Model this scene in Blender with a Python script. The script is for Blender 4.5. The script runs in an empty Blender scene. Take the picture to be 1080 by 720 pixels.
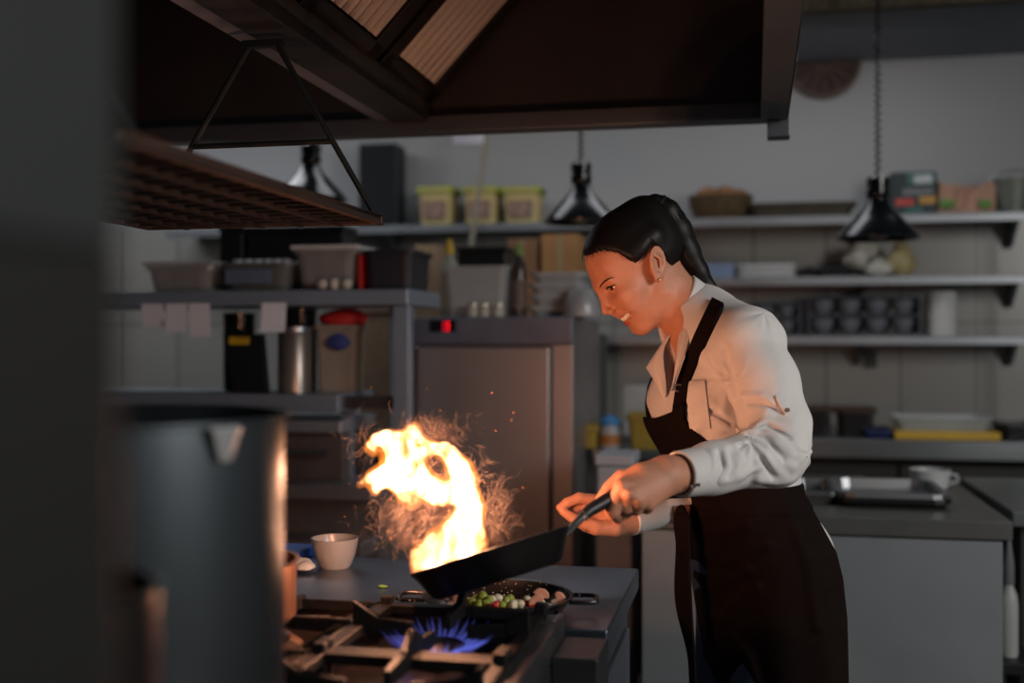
import bpy, bmesh, math, random
import numpy as np
from mathutils import Vector, Matrix
random.seed(7); RNG = np.random.default_rng(7)
SC = bpy.context.scene; COL = SC.collection
PI = math.pi
# ---------------------------------------------------------------- camera frame (the camera stands at 0,0,1.3, turned 12 deg from the kitchen's axes)
YAW = math.radians(12.0)
Fv = np.array([-math.sin(YAW), math.cos(YAW), 0.0]); Rv = np.array([math.cos(YAW), math.sin(YAW), 0.0]); Uv = np.array([0, 0, 1.0])
CAMP = np.array([0, 0, 1.3])
def ray(x, y): return Fv + (x - 540) / 1200 * Rv + (360 - y) / 1200 * Uv
def P(x, y, d): return CAMP + d * ray(x, y)
def Pz(x, y, z): r = ray(x, y); return CAMP + r * ((z - 1.3) / r[2])
def Py(x, y, Y): r = ray(x, y); return CAMP + r * (Y / r[1])
def Px(x, y, X): r = ray(x, y); return CAMP + r * (X / r[0])
# ---------------------------------------------------------------- objects
ORI = {}
def link(o): COL.objects.link(o); return o
def thing(name, label, cat, loc, group=None):
    o = link(bpy.data.objects.new(name, None)); o.location = [float(v) for v in loc]; o.empty_display_size = .05
    o['label'] = label; o['category'] = cat
    if group: o['group'] = group
    ORI[o.name] = np.array(loc, float); return o
def tag(o, label, cat, group=None, kind=None):
    o['label'] = label; o['category'] = cat
    if group: o['group'] = group
    if kind: o['kind'] = kind
    return o
def struct(o): o['kind'] = 'structure'; return o
def kids(o): return [c for c in bpy.data.objects if c.parent == o]
def dup(root, delta, label, name=None):
    r = root.copy(); COL.objects.link(r); r.location = root.location + Vector([float(v) for v in delta]); r['label'] = label
    ORI[r.name] = ORI[root.name] + np.array(delta, float)
    def rec(a, b):
        for ch in kids(a):
            c = ch.copy(); COL.objects.link(c); c.parent = b; rec(ch, c)
    rec(root, r)
    return r
class MB:
    """collects shapes in world coordinates and links them as one mesh object"""
    def __init__(s): s.v = []; s.f = []; s.sm = []
    def add(s, vs, fs, smooth=False):
        n = len(s.v); s.v.extend([tuple(map(float, v)) for v in vs]); s.f.extend([tuple(i + n for i in f) for f in fs]); s.sm.extend([smooth] * len(fs)); return s
    def box(s, lo, hi, rz=0.0, piv=None, rot=None):
        lo = np.array(lo, float); hi = np.array(hi, float)
        vs = np.array([[x, y, z] for x in (lo[0], hi[0]) for y in (lo[1], hi[1]) for z in (lo[2], hi[2])])
        if rz or rot is not None:
            c = (lo + hi) / 2 if piv is None else np.array(piv)
            M = np.array(rot if rot is not None else Matrix.Rotation(rz, 3, 'Z')); vs = (vs - c) @ M.T + c
        return s.add(vs, [(0, 1, 3, 2), (4, 6, 7, 5), (0, 4, 5, 1), (2, 3, 7, 6), (0, 2, 6, 4), (1, 5, 7, 3)])
    def hexa(s, b, t):   # frustum between two loops of equal length
        n = len(b); vs = list(b) + list(t)
        fs = [tuple(range(n))[::-1], tuple(range(n, 2 * n))] + [(i, (i + 1) % n, n + (i + 1) % n, n + i) for i in range(n)]
        return s.add(vs, fs)
    def tub(s, c, w, dpt, h, taper=.85, t=.004, rz=0.0, lip=.008):   # open tapered container with a lip
        c = np.array(c, float)
        def loop(w_, d_, z): return [c + np.array([x * math.cos(rz) - y * math.sin(rz), x * math.sin(rz) + y * math.cos(rz), z]) for x, y in rr(w_, d_)]
        def rr(w_, d_):
            r = min(w_, d_) * .16; out = []
            for cx, cy, a0 in ((w_ / 2 - r, d_ / 2 - r, 0), (-w_ / 2 + r, d_ / 2 - r, 90), (-w_ / 2 + r, -d_ / 2 + r, 180), (w_ / 2 - r, -d_ / 2 + r, 270)):
                for k in range(4): a = math.radians(a0 + k * 30); out.append((cx + r * math.cos(a), cy + r * math.sin(a)))
            return out
        tw = taper
        loops = [loop(w * tw, dpt * tw, 0), loop(w, dpt, h - .012), loop(w + 2 * lip, dpt + 2 * lip, h - .012), loop(w + 2 * lip, dpt + 2 * lip, h), loop(w - 2 * t, dpt - 2 * t, h), loop(w * tw - 2 * t, dpt * tw - 2 * t, t)]
        n = 16; vs = sum(loops, []); fs = [tuple(range(n))[::-1], tuple(range(5 * n, 6 * n))]
        for k in range(5): fs += [(k * n + i, k * n + (i + 1) % n, (k + 1) * n + (i + 1) % n, (k + 1) * n + i) for i in range(n)]
        return s.add(vs, fs)
    def tube(s, pts, r, n=8, closed=False, smooth=True):
        pts = [np.array(p, float) for p in pts]; m = len(pts)
        rs = [r] * m if np.isscalar(r) else list(r)
        T = []
        for i in range(m):
            a = pts[(i - 1) % m] if (closed or i > 0) else pts[i]; b = pts[(i + 1) % m] if (closed or i < m - 1) else pts[i]
            t = b - a; T.append(t / (np.linalg.norm(t) + 1e-12))
        u = np.cross(T[0], [0, 0, 1.0])
        if np.linalg.norm(u) < .1: u = np.cross(T[0], [0, 1.0, 0])
        u /= np.linalg.norm(u); vs = []
        for i in range(m):
            u = u - T[i] * np.dot(u, T[i]); u /= np.linalg.norm(u); w = np.cross(T[i], u)
            for k in range(n): a = 2 * PI * k / n; vs.append(pts[i] + rs[i] * (math.cos(a) * u + math.sin(a) * w))
        fs = []
        for i in range(m if closed else m - 1):
            j = (i + 1) % m
            fs += [(i * n + k, i * n + (k + 1) % n, j * n + (k + 1) % n, j * n + k) for k in range(n)]
        if not closed: fs += [tuple(range(n))[::-1], tuple(range((m - 1) * n, m * n))]
        return s.add(vs, fs, smooth)
    def lathe(s, prof, c, n=40, M=None, smooth=True, closed=False):   # prof: (radius, height) list
        c = np.array(c, float); vs = []; fs = []; m = len(prof)
        for r, z in prof:
            for k in range(n):
                a = 2 * PI * k / n; p = np.array([r * math.cos(a), r * math.sin(a), z])
                vs.append((np.array(M) @ p if M is not None else p) + c)
        for i in range(m if closed else m - 1):
            j = (i + 1) % m
            fs += [(i * n + k, i * n + (k + 1) % n, j * n + (k + 1) % n, j * n + k) for k in range(n)]
        if not closed:
            if prof[0][0] > 1e-5: fs.append(tuple(range(n))[::-1])
            if prof[-1][0] > 1e-5: fs.append(tuple(range((m - 1) * n, m * n)))
        return s.add(vs, fs, smooth)
    def blob(s, c, r, n=12, m=8, M=None, wob=0.0, seed=0):
        rg = random.Random(seed); c = np.array(c, float); r = np.array([r] * 3 if np.isscalar(r) else r, float); vs = []; fs = []
        ph = [rg.uniform(0, 6.28) for _ in range(6)]
        for i in range(m + 1):
            th = PI * i / m
            for k in range(n):
                a = 2 * PI * k / n; d = np.array([math.sin(th) * math.cos(a), math.sin(th) * math.sin(a), math.cos(th)])
                q = 1 + wob * (math.sin(3 * d[0] + ph[0]) + math.sin(4 * d[1] + ph[1]) + math.sin(3.5 * d[2] + ph[2])) / 2
                p = d * r * q; vs.append((np.array(M) @ p if M is not None else p) + c)
        for i in range(m): fs += [(i * n + k, (i + 1) * n + k, (i + 1) * n + (k + 1) % n, i * n + (k + 1) % n) for k in range(n)]
        return s.add(vs, fs, True)
    def build(s, name, mat, parent=None, origin=None, bevel=0.0, seg=2):
        me = bpy.data.meshes.new(name); o = link(bpy.data.objects.new(name, me))
        org = ORI[parent.name] if parent is not None else (np.array(origin, float) if origin is not None else np.zeros(3))
        V = np.array(s.v) - org
        me.from_pydata(V.tolist(), [], s.f); me.validate(); 
        bm = bmesh.new(); bm.from_mesh(me); bmesh.ops.remove_doubles(bm, verts=bm.verts, dist=1e-6); bmesh.ops.recalc_face_normals(bm, faces=bm.faces); bm.to_mesh(me); bm.free()
        sm = any(s.sm)
        if sm:
            me.polygons.foreach_set('use_smooth', [True] * len(me.polygons))
            md = o.modifiers.new('e', 'EDGE_SPLIT'); md.split_angle = math.radians(42)
        if bevel > 0:
            b = o.modifiers.new('b', 'BEVEL'); b.width = bevel; b.segments = seg; b.limit_method = 'ANGLE'; b.angle_limit = math.radians(50)
            if not sm: me.polygons.foreach_set('use_smooth', [True] * len(me.polygons)); b.harden_normals = True
        me.materials.append(mat)
        if parent is not None: o.parent = parent
        else: o.location = [float(v) for v in org]
        ORI[o.name] = org; return o
# ---------------------------------------------------------------- materials
def lin(c):
    return tuple(((v / 255) / 12.92 if v / 255 <= .04045 else ((v / 255 + .055) / 1.055) ** 2.4) for v in c)
MATS = {}
def mat(name, rgb=(128, 128, 128), rough=.5, metal=0.0, var=.12, scale=8.0, bump=0.0, bscale=60.0, stretch=None, trans=0.0, alpha=1.0, sss=0.0, spec=.5, coat=0.0, emit=None, estr=0.0, rvar=.0, ior=1.45):
    if name in MATS: return MATS[name]
    m = bpy.data.materials.new(name); m.use_nodes = True; N = m.node_tree.nodes; L = m.node_tree.links; b = N['Principled BSDF']
    c = lin(rgb)
    tc = N.new('ShaderNodeTexCoord'); mp = N.new('ShaderNodeMapping'); L.new(tc.outputs['Object'], mp.inputs[0])
    if stretch: mp.inputs['Scale'].default_value = stretch
    nz = N.new('ShaderNodeTexNoise'); nz.inputs['Scale'].default_value = scale; nz.inputs['Detail'].default_value = 4; L.new(mp.outputs[0], nz.inputs['Vector'])
    rp = N.new('ShaderNodeValToRGB'); rp.color_ramp.elements[0].position = .3; rp.color_ramp.elements[1].position = .7
    rp.color_ramp.elements[0].color = (*[v * (1 - var) for v in c], 1); rp.color_ramp.elements[1].color = (*[min(1, v * (1 + var)) for v in c], 1)
    L.new(nz.outputs['Fac'], rp.inputs[0]); L.new(rp.outputs[0], b.inputs['Base Color'])
    b.inputs['Metallic'].default_value = metal; b.inputs['Roughness'].default_value = rough; b.inputs['Specular IOR Level'].default_value = spec; b.inputs['IOR'].default_value = ior
    if rvar:
        mr = N.new('ShaderNodeMapRange'); mr.inputs[3].default_value = max(.03, rough - rvar); mr.inputs[4].default_value = rough + rvar; L.new(nz.outputs['Fac'], mr.inputs[0]); L.new(mr.outputs[0], b.inputs['Roughness'])
    if bump:
        n2 = N.new('ShaderNodeTexNoise'); n2.inputs['Scale'].default_value = bscale; n2.inputs['Detail'].default_value = 5; L.new(mp.outputs[0], n2.inputs['Vector'])
        bp = N.new('ShaderNodeBump'); bp.inputs['Strength'].default_value = bump; bp.inputs['Distance'].default_value = .004; L.new(n2.outputs['Fac'], bp.inputs['Height']); L.new(bp.outputs[0], b.inputs['Normal'])
    if trans: b.inputs['Transmission Weight'].default_value = trans
    if alpha < 1: b.inputs['Alpha'].default_value = alpha
    if coat: b.inputs['Coat Weight'].default_value = coat
    if sss: b.inputs['Subsurface Weight'].default_value = sss; b.inputs['Subsurface Radius'].default_value = (.9, .35, .2); b.inputs['Subsurface Scale'].default_value = .012
    if emit: b.inputs['Emission Color'].default_value = (*lin(emit), 1); b.inputs['Emission Strength'].default_value = estr
    MATS[name] = m; return m
STEEL = mat('brushed_steel', (150, 152, 156), .34, .9, .10, 3, .05, 30, (1, 1, 30), rvar=.06)
STEELH = mat('brushed_steel_horizontal', (150, 152, 156), .32, .9, .10, 3, .05, 30, (2, 30, 30), rvar=.06)
STEELD = mat('dull_steel', (105, 108, 112), .42, .7, .15, 5, .04, 20, rvar=.08)
HOODS = mat('hood_steel', (78, 74, 76), .42, .6, .2, 4, .03, 10, rvar=.08)
FILT = mat('filter_steel', (205, 198, 188), .4, .35, .15, 5)
CAST = mat('cast_iron', (21, 20, 20), .55, .3, .3, 20, .25, 80)
BLACKP = mat('black_plastic', (22, 22, 24), .42, 0, .1)
BLACKM = mat('black_enamel', (14, 14, 16), .18, 0, .1)
WHITEP = mat('white_plastic', (205, 205, 205), .4, 0, .03)
CLEARP = mat('clear_plastic', (190, 195, 198), .25, 0, .05, alpha=.42)
CARD = mat('cardboard', (150, 112, 70), .8, 0, .15, 6)
# ================================================================ the room
def tile_mat():
    m = bpy.data.materials.new('tiled_wall'); m.use_nodes = True; N = m.node_tree.nodes; L = m.node_tree.links; b = N['Principled BSDF']
    g = N.new('ShaderNodeNewGeometry'); sp = N.new('ShaderNodeSeparateXYZ'); L.new(g.outputs['Position'], sp.inputs[0])
    cb = N.new('ShaderNodeCombineXYZ'); L.new(sp.outputs[0], cb.inputs[0]); L.new(sp.outputs[2], cb.inputs[1])
    br = N.new('ShaderNodeTexBrick'); br.offset = 0; br.inputs['Scale'].default_value = 1; br.inputs['Brick Width'].default_value = .30; br.inputs['Row Height'].default_value = .46
    br.inputs['Mortar Size'].default_value = .004; br.inputs['Mortar Smooth'].default_value = .2
    br.inputs['Color1'].default_value = (*lin((150, 149, 144)), 1); br.inputs['Color2'].default_value = (*lin((140, 139, 135)), 1); br.inputs['Mortar'].default_value = (*lin((84, 82, 77)), 1)
    L.new(cb.outputs[0], br.inputs['Vector'])
    ns = N.new('ShaderNodeTexNoise'); ns.inputs['Scale'].default_value = 2.5
    paint = N.new('ShaderNodeValToRGB'); paint.color_ramp.elements[0].color = (*lin((146, 147, 148)), 1); paint.color_ramp.elements[1].color = (*lin((153, 154, 155)), 1); L.new(ns.outputs['Fac'], paint.inputs[0])
    gt = N.new('ShaderNodeMath'); gt.operation = 'GREATER_THAN'; gt.inputs[1].default_value = 1.84; L.new(sp.outputs[2], gt.inputs[0])
    mx = N.new('ShaderNodeMix'); mx.data_type = 'RGBA'; L.new(gt.outputs[0], mx.inputs[0]); L.new(br.outputs['Color'], mx.inputs[6]); L.new(paint.outputs[0], mx.inputs[7])
    L.new(mx.outputs[2], b.inputs['Base Color'])
    mr = N.new('ShaderNodeMapRange'); mr.inputs[3].default_value = .3; mr.inputs[4].default_value = .8; L.new(gt.outputs[0], mr.inputs[0]); L.new(mr.outputs[0], b.inputs['Roughness'])
    return m
struct(MB().box((-4.2, 5.0, 0), (3.6, 5.12, 2.5)).build('wall_back', tile_mat()))
CEIL = mat('ceiling_paint', (120, 126, 134), .85, 0, .06, 2)
struct(MB().box((-4.2, 1.0, 2.48), (3.6, 5.12, 2.6)).build('ceiling', CEIL))
fl = bpy.data.materials.new('floor_tiles'); fl.use_nodes = True
_n = fl.node_tree.nodes; _b = _n['Principled BSDF']; _br = _n.new('ShaderNodeTexBrick'); _tc = _n.new('ShaderNodeNewGeometry')
fl.node_tree.links.new(_tc.outputs['Position'], _br.inputs['Vector']); _br.offset = 0; _br.inputs['Scale'].default_value = 1; _br.inputs['Brick Width'].default_value = .3; _br.inputs['Row Height'].default_value = .3; _br.inputs['Mortar Size'].default_value = .004
_br.inputs['Color1'].default_value = (*lin((92, 84, 78)), 1); _br.inputs['Color2'].default_value = (*lin((84, 77, 72)), 1); _br.inputs['Mortar'].default_value = (*lin((50, 46, 44)), 1)
fl.node_tree.links.new(_br.outputs['Color'], _b.inputs['Base Color']); _b.inputs['Roughness'].default_value = .45
struct(MB().box((-4.2, -1.5, -.1), (3.6, 5.12, 0)).build('floor', fl))
struct(MB().box((-4.32, -1.5, 0), (-4.2, 5.12, 2.5)).build('wall_left', mat('side_wall_paint', (120, 118, 114), .8, 0, .05)))
# dark partition close to the lens on the left; two tones imitate a downward fade
e = P(98, 300, .43)
struct(MB().box((e[0] - .62, e[1] - .24, 1.335), (e[0], e[1] + .02, 2.35)).build('wall_partition', mat('partition_upper_grey', (38, 42, 41), .55, 0, .08, 3), bevel=.004))
struct(MB().box((e[0] - .62, e[1] - .24, 0), (e[0], e[1] + .02, 1.3349)).build('wall_partition_lower', mat('partition_lower_black', (13, 13, 12), .6, 0, .08, 3), bevel=.004))
# ---------------------------------------------------------------- hood over the stove
HX0, HX1, HY0, HY1, HZ = -1.95, .06, .75, 2.66, 1.81
hood = thing('extractor_hood', 'long steel extractor hood with slanted grease filters hanging above the stove', 'extractor hood', ((HX0 + HX1) / 2, (HY0 + HY1) / 2, HZ))
t = .015
zt = 2.44
# back, right and left canopy panels and the lid
m = MB()
m.box((HX0, HY1 - t, HZ), (HX1, HY1, zt)).box((HX1 - t, HY0, HZ), (HX1, HY1 - t, zt)).box((HX0, HY0, HZ), (HX0 + t, HY1 - t, zt)).box((HX0, HY0, zt - t), (HX1, HY1, zt))
m.build('canopy', HOODS, hood)
m = MB()   # folded rim along the lower edge
m.box((HX0, HY1 - .05, HZ - .012), (HX1 + .012, HY1 + .012, HZ + .028)).box((HX1 - .045, HY0, HZ - .012), (HX1 + .012, HY1 - .05, HZ + .035))
m.build('lower_rim', STEELD, hood, bevel=.003)
MB().box((HX1 - .03, HY1 - .035, HZ - .05), (HX1 + .02, HY1 + .02, HZ - .0121)).build('corner_bracket', STEELD, hood, bevel=.003)
# gutter rail down the middle
BX = Py(440, 110, 2.62)[0]
m = MB().box((BX - .055, HY0, HZ + .012), (BX + .03, HY1 - t, HZ + .075)).box((BX + .018, HY0, HZ + .075), (BX + .03, HY1 - t, HZ + .12))
m.build('gutter_rail', mat('rail_dark', (66, 67, 68), .45, .6), hood, bevel=.004)
MB().box((BX - .098, HY0, HZ + .02), (BX - .0552, HY1 - t, HZ + .034)).build('gutter_lip', mat('light_steel_strip', (150, 152, 162), .4, .6), hood)
# slanted filters: a row along the rail, each a frame with corrugated slats
ang = math.radians(47); fw = .56
fd = np.array([math.cos(ang), 0, math.sin(ang)]); fn = np.array([-math.sin(ang), 0, math.cos(ang)])
o0 = np.array([BX + .035, 0, HZ + .06])
fy = HY1 - .02; k = 0; FL = .42
while fy - FL > HY0:
    y1 = fy - .012; y0 = fy - FL + .012
    fr = MB()
    for (ya, yb, sa, sb) in ((y0, y0 + .055, 0, fw), (y1 - .055, y1, 0, fw), (y0, y1, 0, .035), (y0, y1, fw - .035, fw)):
        q = [o0 + fd * sa, o0 + fd * sb]
        b_ = [np.array([p[0], y, p[2]]) for p, y in ((q[0], ya), (q[1], ya), (q[1], yb), (q[0], yb))]
        fr.hexa(b_, [p + fn * .03 for p in b_])
    fo = fr.build('filter_frame', mat('filter_frame_steel', (60, 55, 52), .4, .7), hood, bevel=.002)
    sl = MB(); ns = 7
    for i in range(ns):
        yy = y0 + .062 + (y1 - y0 - .124) * (i + .5) / ns
        c0 = o0 + fd * .04 + fn * .008; c1 = o0 + fd * (fw - .04) + fn * .008
        sl.tube([[c0[0], yy, c0[2]], [c1[0], yy, c1[2]]], .0112, 8)
    sl.build('baffle', FILT, fo)
    fy -= FL; k += 1
# back plate above the filters
b_ = [o0 + fn * .045, o0 + fd * fw + fn * .045]
MB().hexa([np.array([b_[0][0], HY0, b_[0][2]]), np.array([b_[1][0], HY0, b_[1][2]]), np.array([b_[1][0], HY1 - t, b_[1][2]]), np.array([b_[0][0], HY1 - t, b_[0][2]])],
          [np.array([b_[0][0], HY0, b_[0][2] + .01]), np.array([b_[1][0], HY0, b_[1][2] + .01]), np.array([b_[1][0], HY1 - t, b_[1][2] + .01]), np.array([b_[0][0], HY1 - t, b_[0][2] + .01])]).build('plenum_plate', mat('plenum_dark', (40, 38, 36), .6, .4), hood)
# brace inside the right end
MB().box((HX1 - .16, HY0, HZ + .28), (HX1 - .02, HY1 - .35, HZ + .30)).build('inner_ledge', STEELD, hood)
# clear splash sheet hung on the hood's right end
m = MB().box((HX1 + .022, HY1 - .32, HZ + .05), (HX1 + .025, HY1 + .02, 2.43))
m.build('clear_strip', mat('clear_sheet', (190, 200, 205), .2, 0, .05, alpha=.16), hood)
# ---------------------------------------------------------------- hanging wire rack under the hood
rk = thing('hanging_rack', 'rusty wire grid rack hanging from the hood on triangular brackets', 'rack', (-.81, 1.5, 1.5))
x0, x1, y0, y1, z = -1.03, -.612, 1.02, 1.812, 1.502
m = MB()
for a, b in (((x0, y0), (x1, y0)), ((x1, y0), (x1, y1)), ((x1, y1), (x0, y1)), ((x0, y1), (x0, y0))):
    m.box((min(a[0], b[0]) - .007, min(a[1], b[1]) - .007, z - .007), (max(a[0], b[0]) + .007, max(a[1], b[1]) + .007, z + .007))
m.build('rim_bar', mat('rusty_bar', (50, 38, 32), .6, .3, .35, 15), rk, bevel=.002)
m = MB()
for i in range(1, 17): yy = y0 + (y1 - y0) * i / 17; m.box((x0, yy - .0035, z - .006), (x1, yy + .0045, z + .004))
for i in range(1, 6): xx = x0 + (x1 - x0) * i / 6; m.box((xx - .0045, y0, z - .009), (xx + .006, y1, z - .003))
m.build('wire_grid', mat('rusty_grid', (24, 19, 17), .65, .3, .4, 25), rk)
RB = mat('rack_bracket_steel', (58, 60, 60), .45, .7)
ax = Py(279, 48, y1)
for yb in (y1 - .01, y0 + .03):
    m = MB(); ap = np.array([ax[0], yb, ax[2]])
    aL = ap + np.array([-.022, 0, 0]); aR = ap + np.array([.026, 0, 0]); bL = np.array([x0 + .005, yb, z + .01]); bR = np.array([x1 - .005, yb, z + .01])
    m.tube([aL, bL], .0052, 8).tube([aR, bR], .0052, 8)
    f = .58; m.tube([aL + (bL - aL) * f, aR + (bR - aR) * f], .0048, 8)
    m.box(ap + [-.034, -.008, -.006], ap + [.038, .008, .006])
    m.build('bracket', RB, rk)
# ---------------------------------------------------------------- cooking line: worktop on its cabinet, stove in front
IX0, IX1, IY0, IY1, WZ = -1.75, -.212, 1.68, 2.15, .872
wt = thing('worktop_cabinet', 'steel worktop cabinet behind the stove, set with the bowl and blue board', 'worktop', ((IX0 + IX1) / 2, (IY0 + IY1) / 2, 0))
WT = mat('worn_worktop_steel', (122, 132, 146), .34, .95, .18, 6, .05, 20, rvar=.1)
MB().box((IX0, IY0, WZ - .04), (IX1, IY1, WZ)).build('worktop', WT, wt, bevel=.004)
MB().box((IX0 + .02, IY0 + .02, .06), (IX1 - .02, IY1 - .015, WZ - .0401)).build('body', mat('cabinet_grey_steel', (70, 74, 80), .45, .5, .1), wt, bevel=.004)
MB().box((IX0 + .05, IY0 + .06, 0), (IX1 - .05, IY1 - .05, .0599)).build('plinth', BLACKP, wt)
MB().box((IX1 - .0199, IY0 + .06, .12), (IX1 - .012, IY1 - .05, WZ - .10)).build('end_panel', mat('end_panel_grey', (82, 88, 96), .4, .5), wt, bevel=.002)
# stove
SX0, SX1, SY0, SY1 = -1.45, -.272, .5, 1.655
ZT, GT = .868, .915
stv = thing('gas_stove', 'black gas stove with cast iron grates and one lit blue burner', 'stove', ((SX0 + SX1) / 2, (SY0 + SY1) / 2, 0))
MB().box((SX0, SY0, .12), (SX1, SY1, ZT - .012)).build('body', mat('stove_dark_steel', (54, 56, 60), .4, .6), stv, bevel=.005)
for fx in (SX0 + .06, SX1 - .06):
    for fy_ in (SY0 + .06, SY1 - .06): MB().lathe([(.022, 0), (.022, .1199)], (fx, fy_, 0), 16).build('foot', BLACKP, stv)
MB().box((SX0 + .03, 1.085, ZT - .0119), (SX1 - .03, SY1 - .03, ZT - .004)).build('burner_well', mat('greasy_black_steel', (46, 42, 42), .3, .6, .4, 14, .1, 40), stv)
m = MB().box((SX1 - .03, SY0, ZT - .0119), (SX1, SY1, GT - .016)).box((SX0, SY0, ZT - .0119), (SX0 + .03, SY1, GT - .016)).box((SX0 + .03, SY1 - .018, ZT - .0119), (SX1 - .03, SY1, GT - .016))
m.build('top_surround', mat('surround_steel', (98, 96, 98), .32, .8, .25, 9, rvar=.1), stv, bevel=.003)
MB().box((SX0 + .03, SY0, ZT - .0119), (SX1 - .03, 1.0849, GT)).build('hot_plate', mat('hot_plate_steel', (60, 58, 58), .45, .7, .3, 9), stv, bevel=.004)
MB().tube([[SX1 - .028, SY1 - .02, GT - .012], [SX1 - .028, SY1 - .075, GT - .012], [SX1 - .004, SY1 - .075, GT - .012], [SX1 - .004, SY1 - .02, GT - .012]], .0025, 6, closed=True).build('wire_handle', STEEL, stv)
MB().box((SX1 + .0001, SY1 - .12, .80), (SX1 + .065, SY1 - .005, .868)).build('side_box', mat('side_box_steel', (60, 62, 64), .4, .6), stv, bevel=.003)
MB().tube([[SX1 + .0, SY1 - .13, .79], [SX1 + .035, SY1 - .13, .79], [SX1 + .035, SY1 - .13, .20], [SX1 + .0, SY1 - .13, .20]], .0045, 8).build('side_rail', STEEL, stv)
for kx in range(4):
    MB().lathe([(.024, 0), (.024, .012), (.019, .03), (0, .03)], (SX0 + .2 + kx * .25, SY0, .77), 20, M=Matrix.Rotation(PI / 2, 3, 'X')).build('control_knob', BLACKP, stv)
def grate(cx, cy, w, dp, fins):
    """one cast iron grate: outer frame, arms towards the burner with raised outer fins"""
    m = MB(); bw = .0085; hb = .014; top = GT - .006; z0 = top - hb
    X0, X1, Y0, Y1 = cx - w / 2, cx + w / 2, cy - dp / 2, cy + dp / 2
    m.box((X0, Y0, z0), (X1, Y0 + 2 * bw, top)).box((X0, Y1 - 2 * bw, z0), (X1, Y1, top)).box((X0, Y0, z0), (X0 + 2 * bw, Y1, top)).box((X1 - 2 * bw, Y0, z0), (X1, Y1, top))
    for fx in (X0 + bw, X1 - bw):
        for fy_ in (Y0 + bw, Y1 - bw): m.box((fx - bw, fy_ - bw, ZT - .004), (fx + bw, fy_ + bw, top + (.012 if fins else 0)))
    def pt(q, zz): return np.array([q[0], q[1], zz])
    for (dx, dy) in ((1, 0), (-1, 0), (0, 1), (0, -1)):
        s = np.array([cx + dx * w / 2, cy + dy * dp / 2]); e_ = np.array([cx + dx * .038, cy + dy * .038]); q = s + (e_ - s) * .38; pr = np.array([-dy, dx]) * .0055
        hi = GT + (.026 if fins else 0)
        for (a, b, ha, hb_) in ((s, q, hi, GT + (.004 if fins else 0)), (q, e_, GT + (.004 if fins else 0), GT)):
            m.hexa([pt(a - pr, z0), pt(a + pr, z0), pt(b + pr, z0 + .002), pt(b - pr, z0 + .002)], [pt(a - pr, ha), pt(a + pr, ha), pt(b + pr, hb_), pt(b - pr, hb_)])
    return m
GW, GD = .25, .265
gxs = [SX1 - .022 - GW / 2, SX1 - .026 - GW * 1.5, SX1 - .030 - GW * 2.5]; gys = [SY1 - .022 - GD / 2, SY1 - .026 - GD * 1.5]
GL = {(0, 0): 'cast iron grate over the burning blue flame', (1, 0): 'cast iron grate beside the lit burner, under the small steel saucepan', (2, 0): 'cast iron grate behind the tall stockpot',
      (0, 1): 'cast iron grate in front of the lit burner, by the right rail', (1, 1): 'cast iron grate right behind the tall stockpot, diagonal to the lit burner', (2, 1): 'cast iron grate hidden behind the tall stockpot, next to the hot plate'}
for (i, j), lab in GL.items():
    gx, gy = gxs[i], gys[j]
    if i < 2: tag(grate(gx, gy, GW, GD, i == 0).build('pan_grate', CAST, None, origin=(gx, gy, ZT), bevel=.002), lab, 'grate', 'grates on the stove')
    MB().lathe([(.05, 0), (.05, .010), (.042, .016), (.030, .016), (.030, .010)], (gx, gy, ZT - .004), 32).build('burner_ring', mat('burner_alloy', (120, 92, 70), .45, .7, .3, 30), stv)
    MB().lathe([(.029, .0101), (.034, .017), (.034, .022), (.028, .026), (0, .026)], (gx, gy, ZT - .004), 32).build('burner_cap', mat('burner_cap_black', (52, 42, 38), .5, .3), stv)
# ================================================================ pots, pans, food
def rot_to(n, x):   # matrix with columns x', y', n
    n = np.array(n, float); n /= np.linalg.norm(n); x = np.array(x, float); x = x - n * np.dot(x, n); x /= np.linalg.norm(x)
    return np.stack([x, np.cross(n, x), n], 1)
POTS = mat('stockpot_steel', (88, 94, 98), .34, .9, .12, 4, .04, 25, (2, 2, .3), rvar=.05)
POTS.node_tree.nodes['Principled BSDF'].inputs['Specular Tint'].default_value = (.28, .28, .28, 1)
def loop_handle(m, c, a, r, z, w=.05, out=.045, rad=.006):
    u = np.array([math.cos(a), math.sin(a), 0]); v = np.array([-u[1], u[0], 0]); b = np.array(c, float) + u * r + np.array([0, 0, z])
    m.tube([b - v * w - u * .003, b - v * w + u * out * .8, b - v * w * .7 + u * out, b + v * w * .7 + u * out, b + v * w + u * out * .8, b + v * w - u * .003], rad, 8)
pc = P(100, 437, 1.13); zr = pc[2]; pr_ = .186
sp = thing('stockpot', 'tall steel stockpot with a flame-lit right edge at the front of the stove', 'pot', (pc[0], pc[1], GT))
H = zr - GT
MB().lathe([(0, 0), (pr_ - .012, 0), (pr_ - .003, .008), (pr_ - .001, .02), (pr_ - .001, H - .006), (pr_ + .004, H - .004), (pr_ + .004, H), (pr_ - .004, H), (pr_ - .005, .01), (0, .008)], (pc[0], pc[1], GT), 72).build('pot_body', POTS, sp)
def cyl_hit(px, py, c, r):
    d = ray(px, py); A = d[0]**2 + d[1]**2; B = -2 * (d[0] * c[0] + d[1] * c[1]); Cc = c[0]**2 + c[1]**2 - r * r
    return CAMP + d * ((-B - math.sqrt(B * B - 4 * A * Cc)) / (2 * A))
h0 = cyl_hit(234, 442, pc, pr_ + .002); ha = math.atan2(h0[1] - pc[1], h0[0] - pc[0])
u = np.array([math.cos(ha), math.sin(ha), 0]); v = np.array([-u[1], u[0], 0]); q0 = np.array([pc[0], pc[1], 0])
def hp(a, z, o): return q0 + u * (pr_ + o) + v * a + np.array([0, 0, z])
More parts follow.
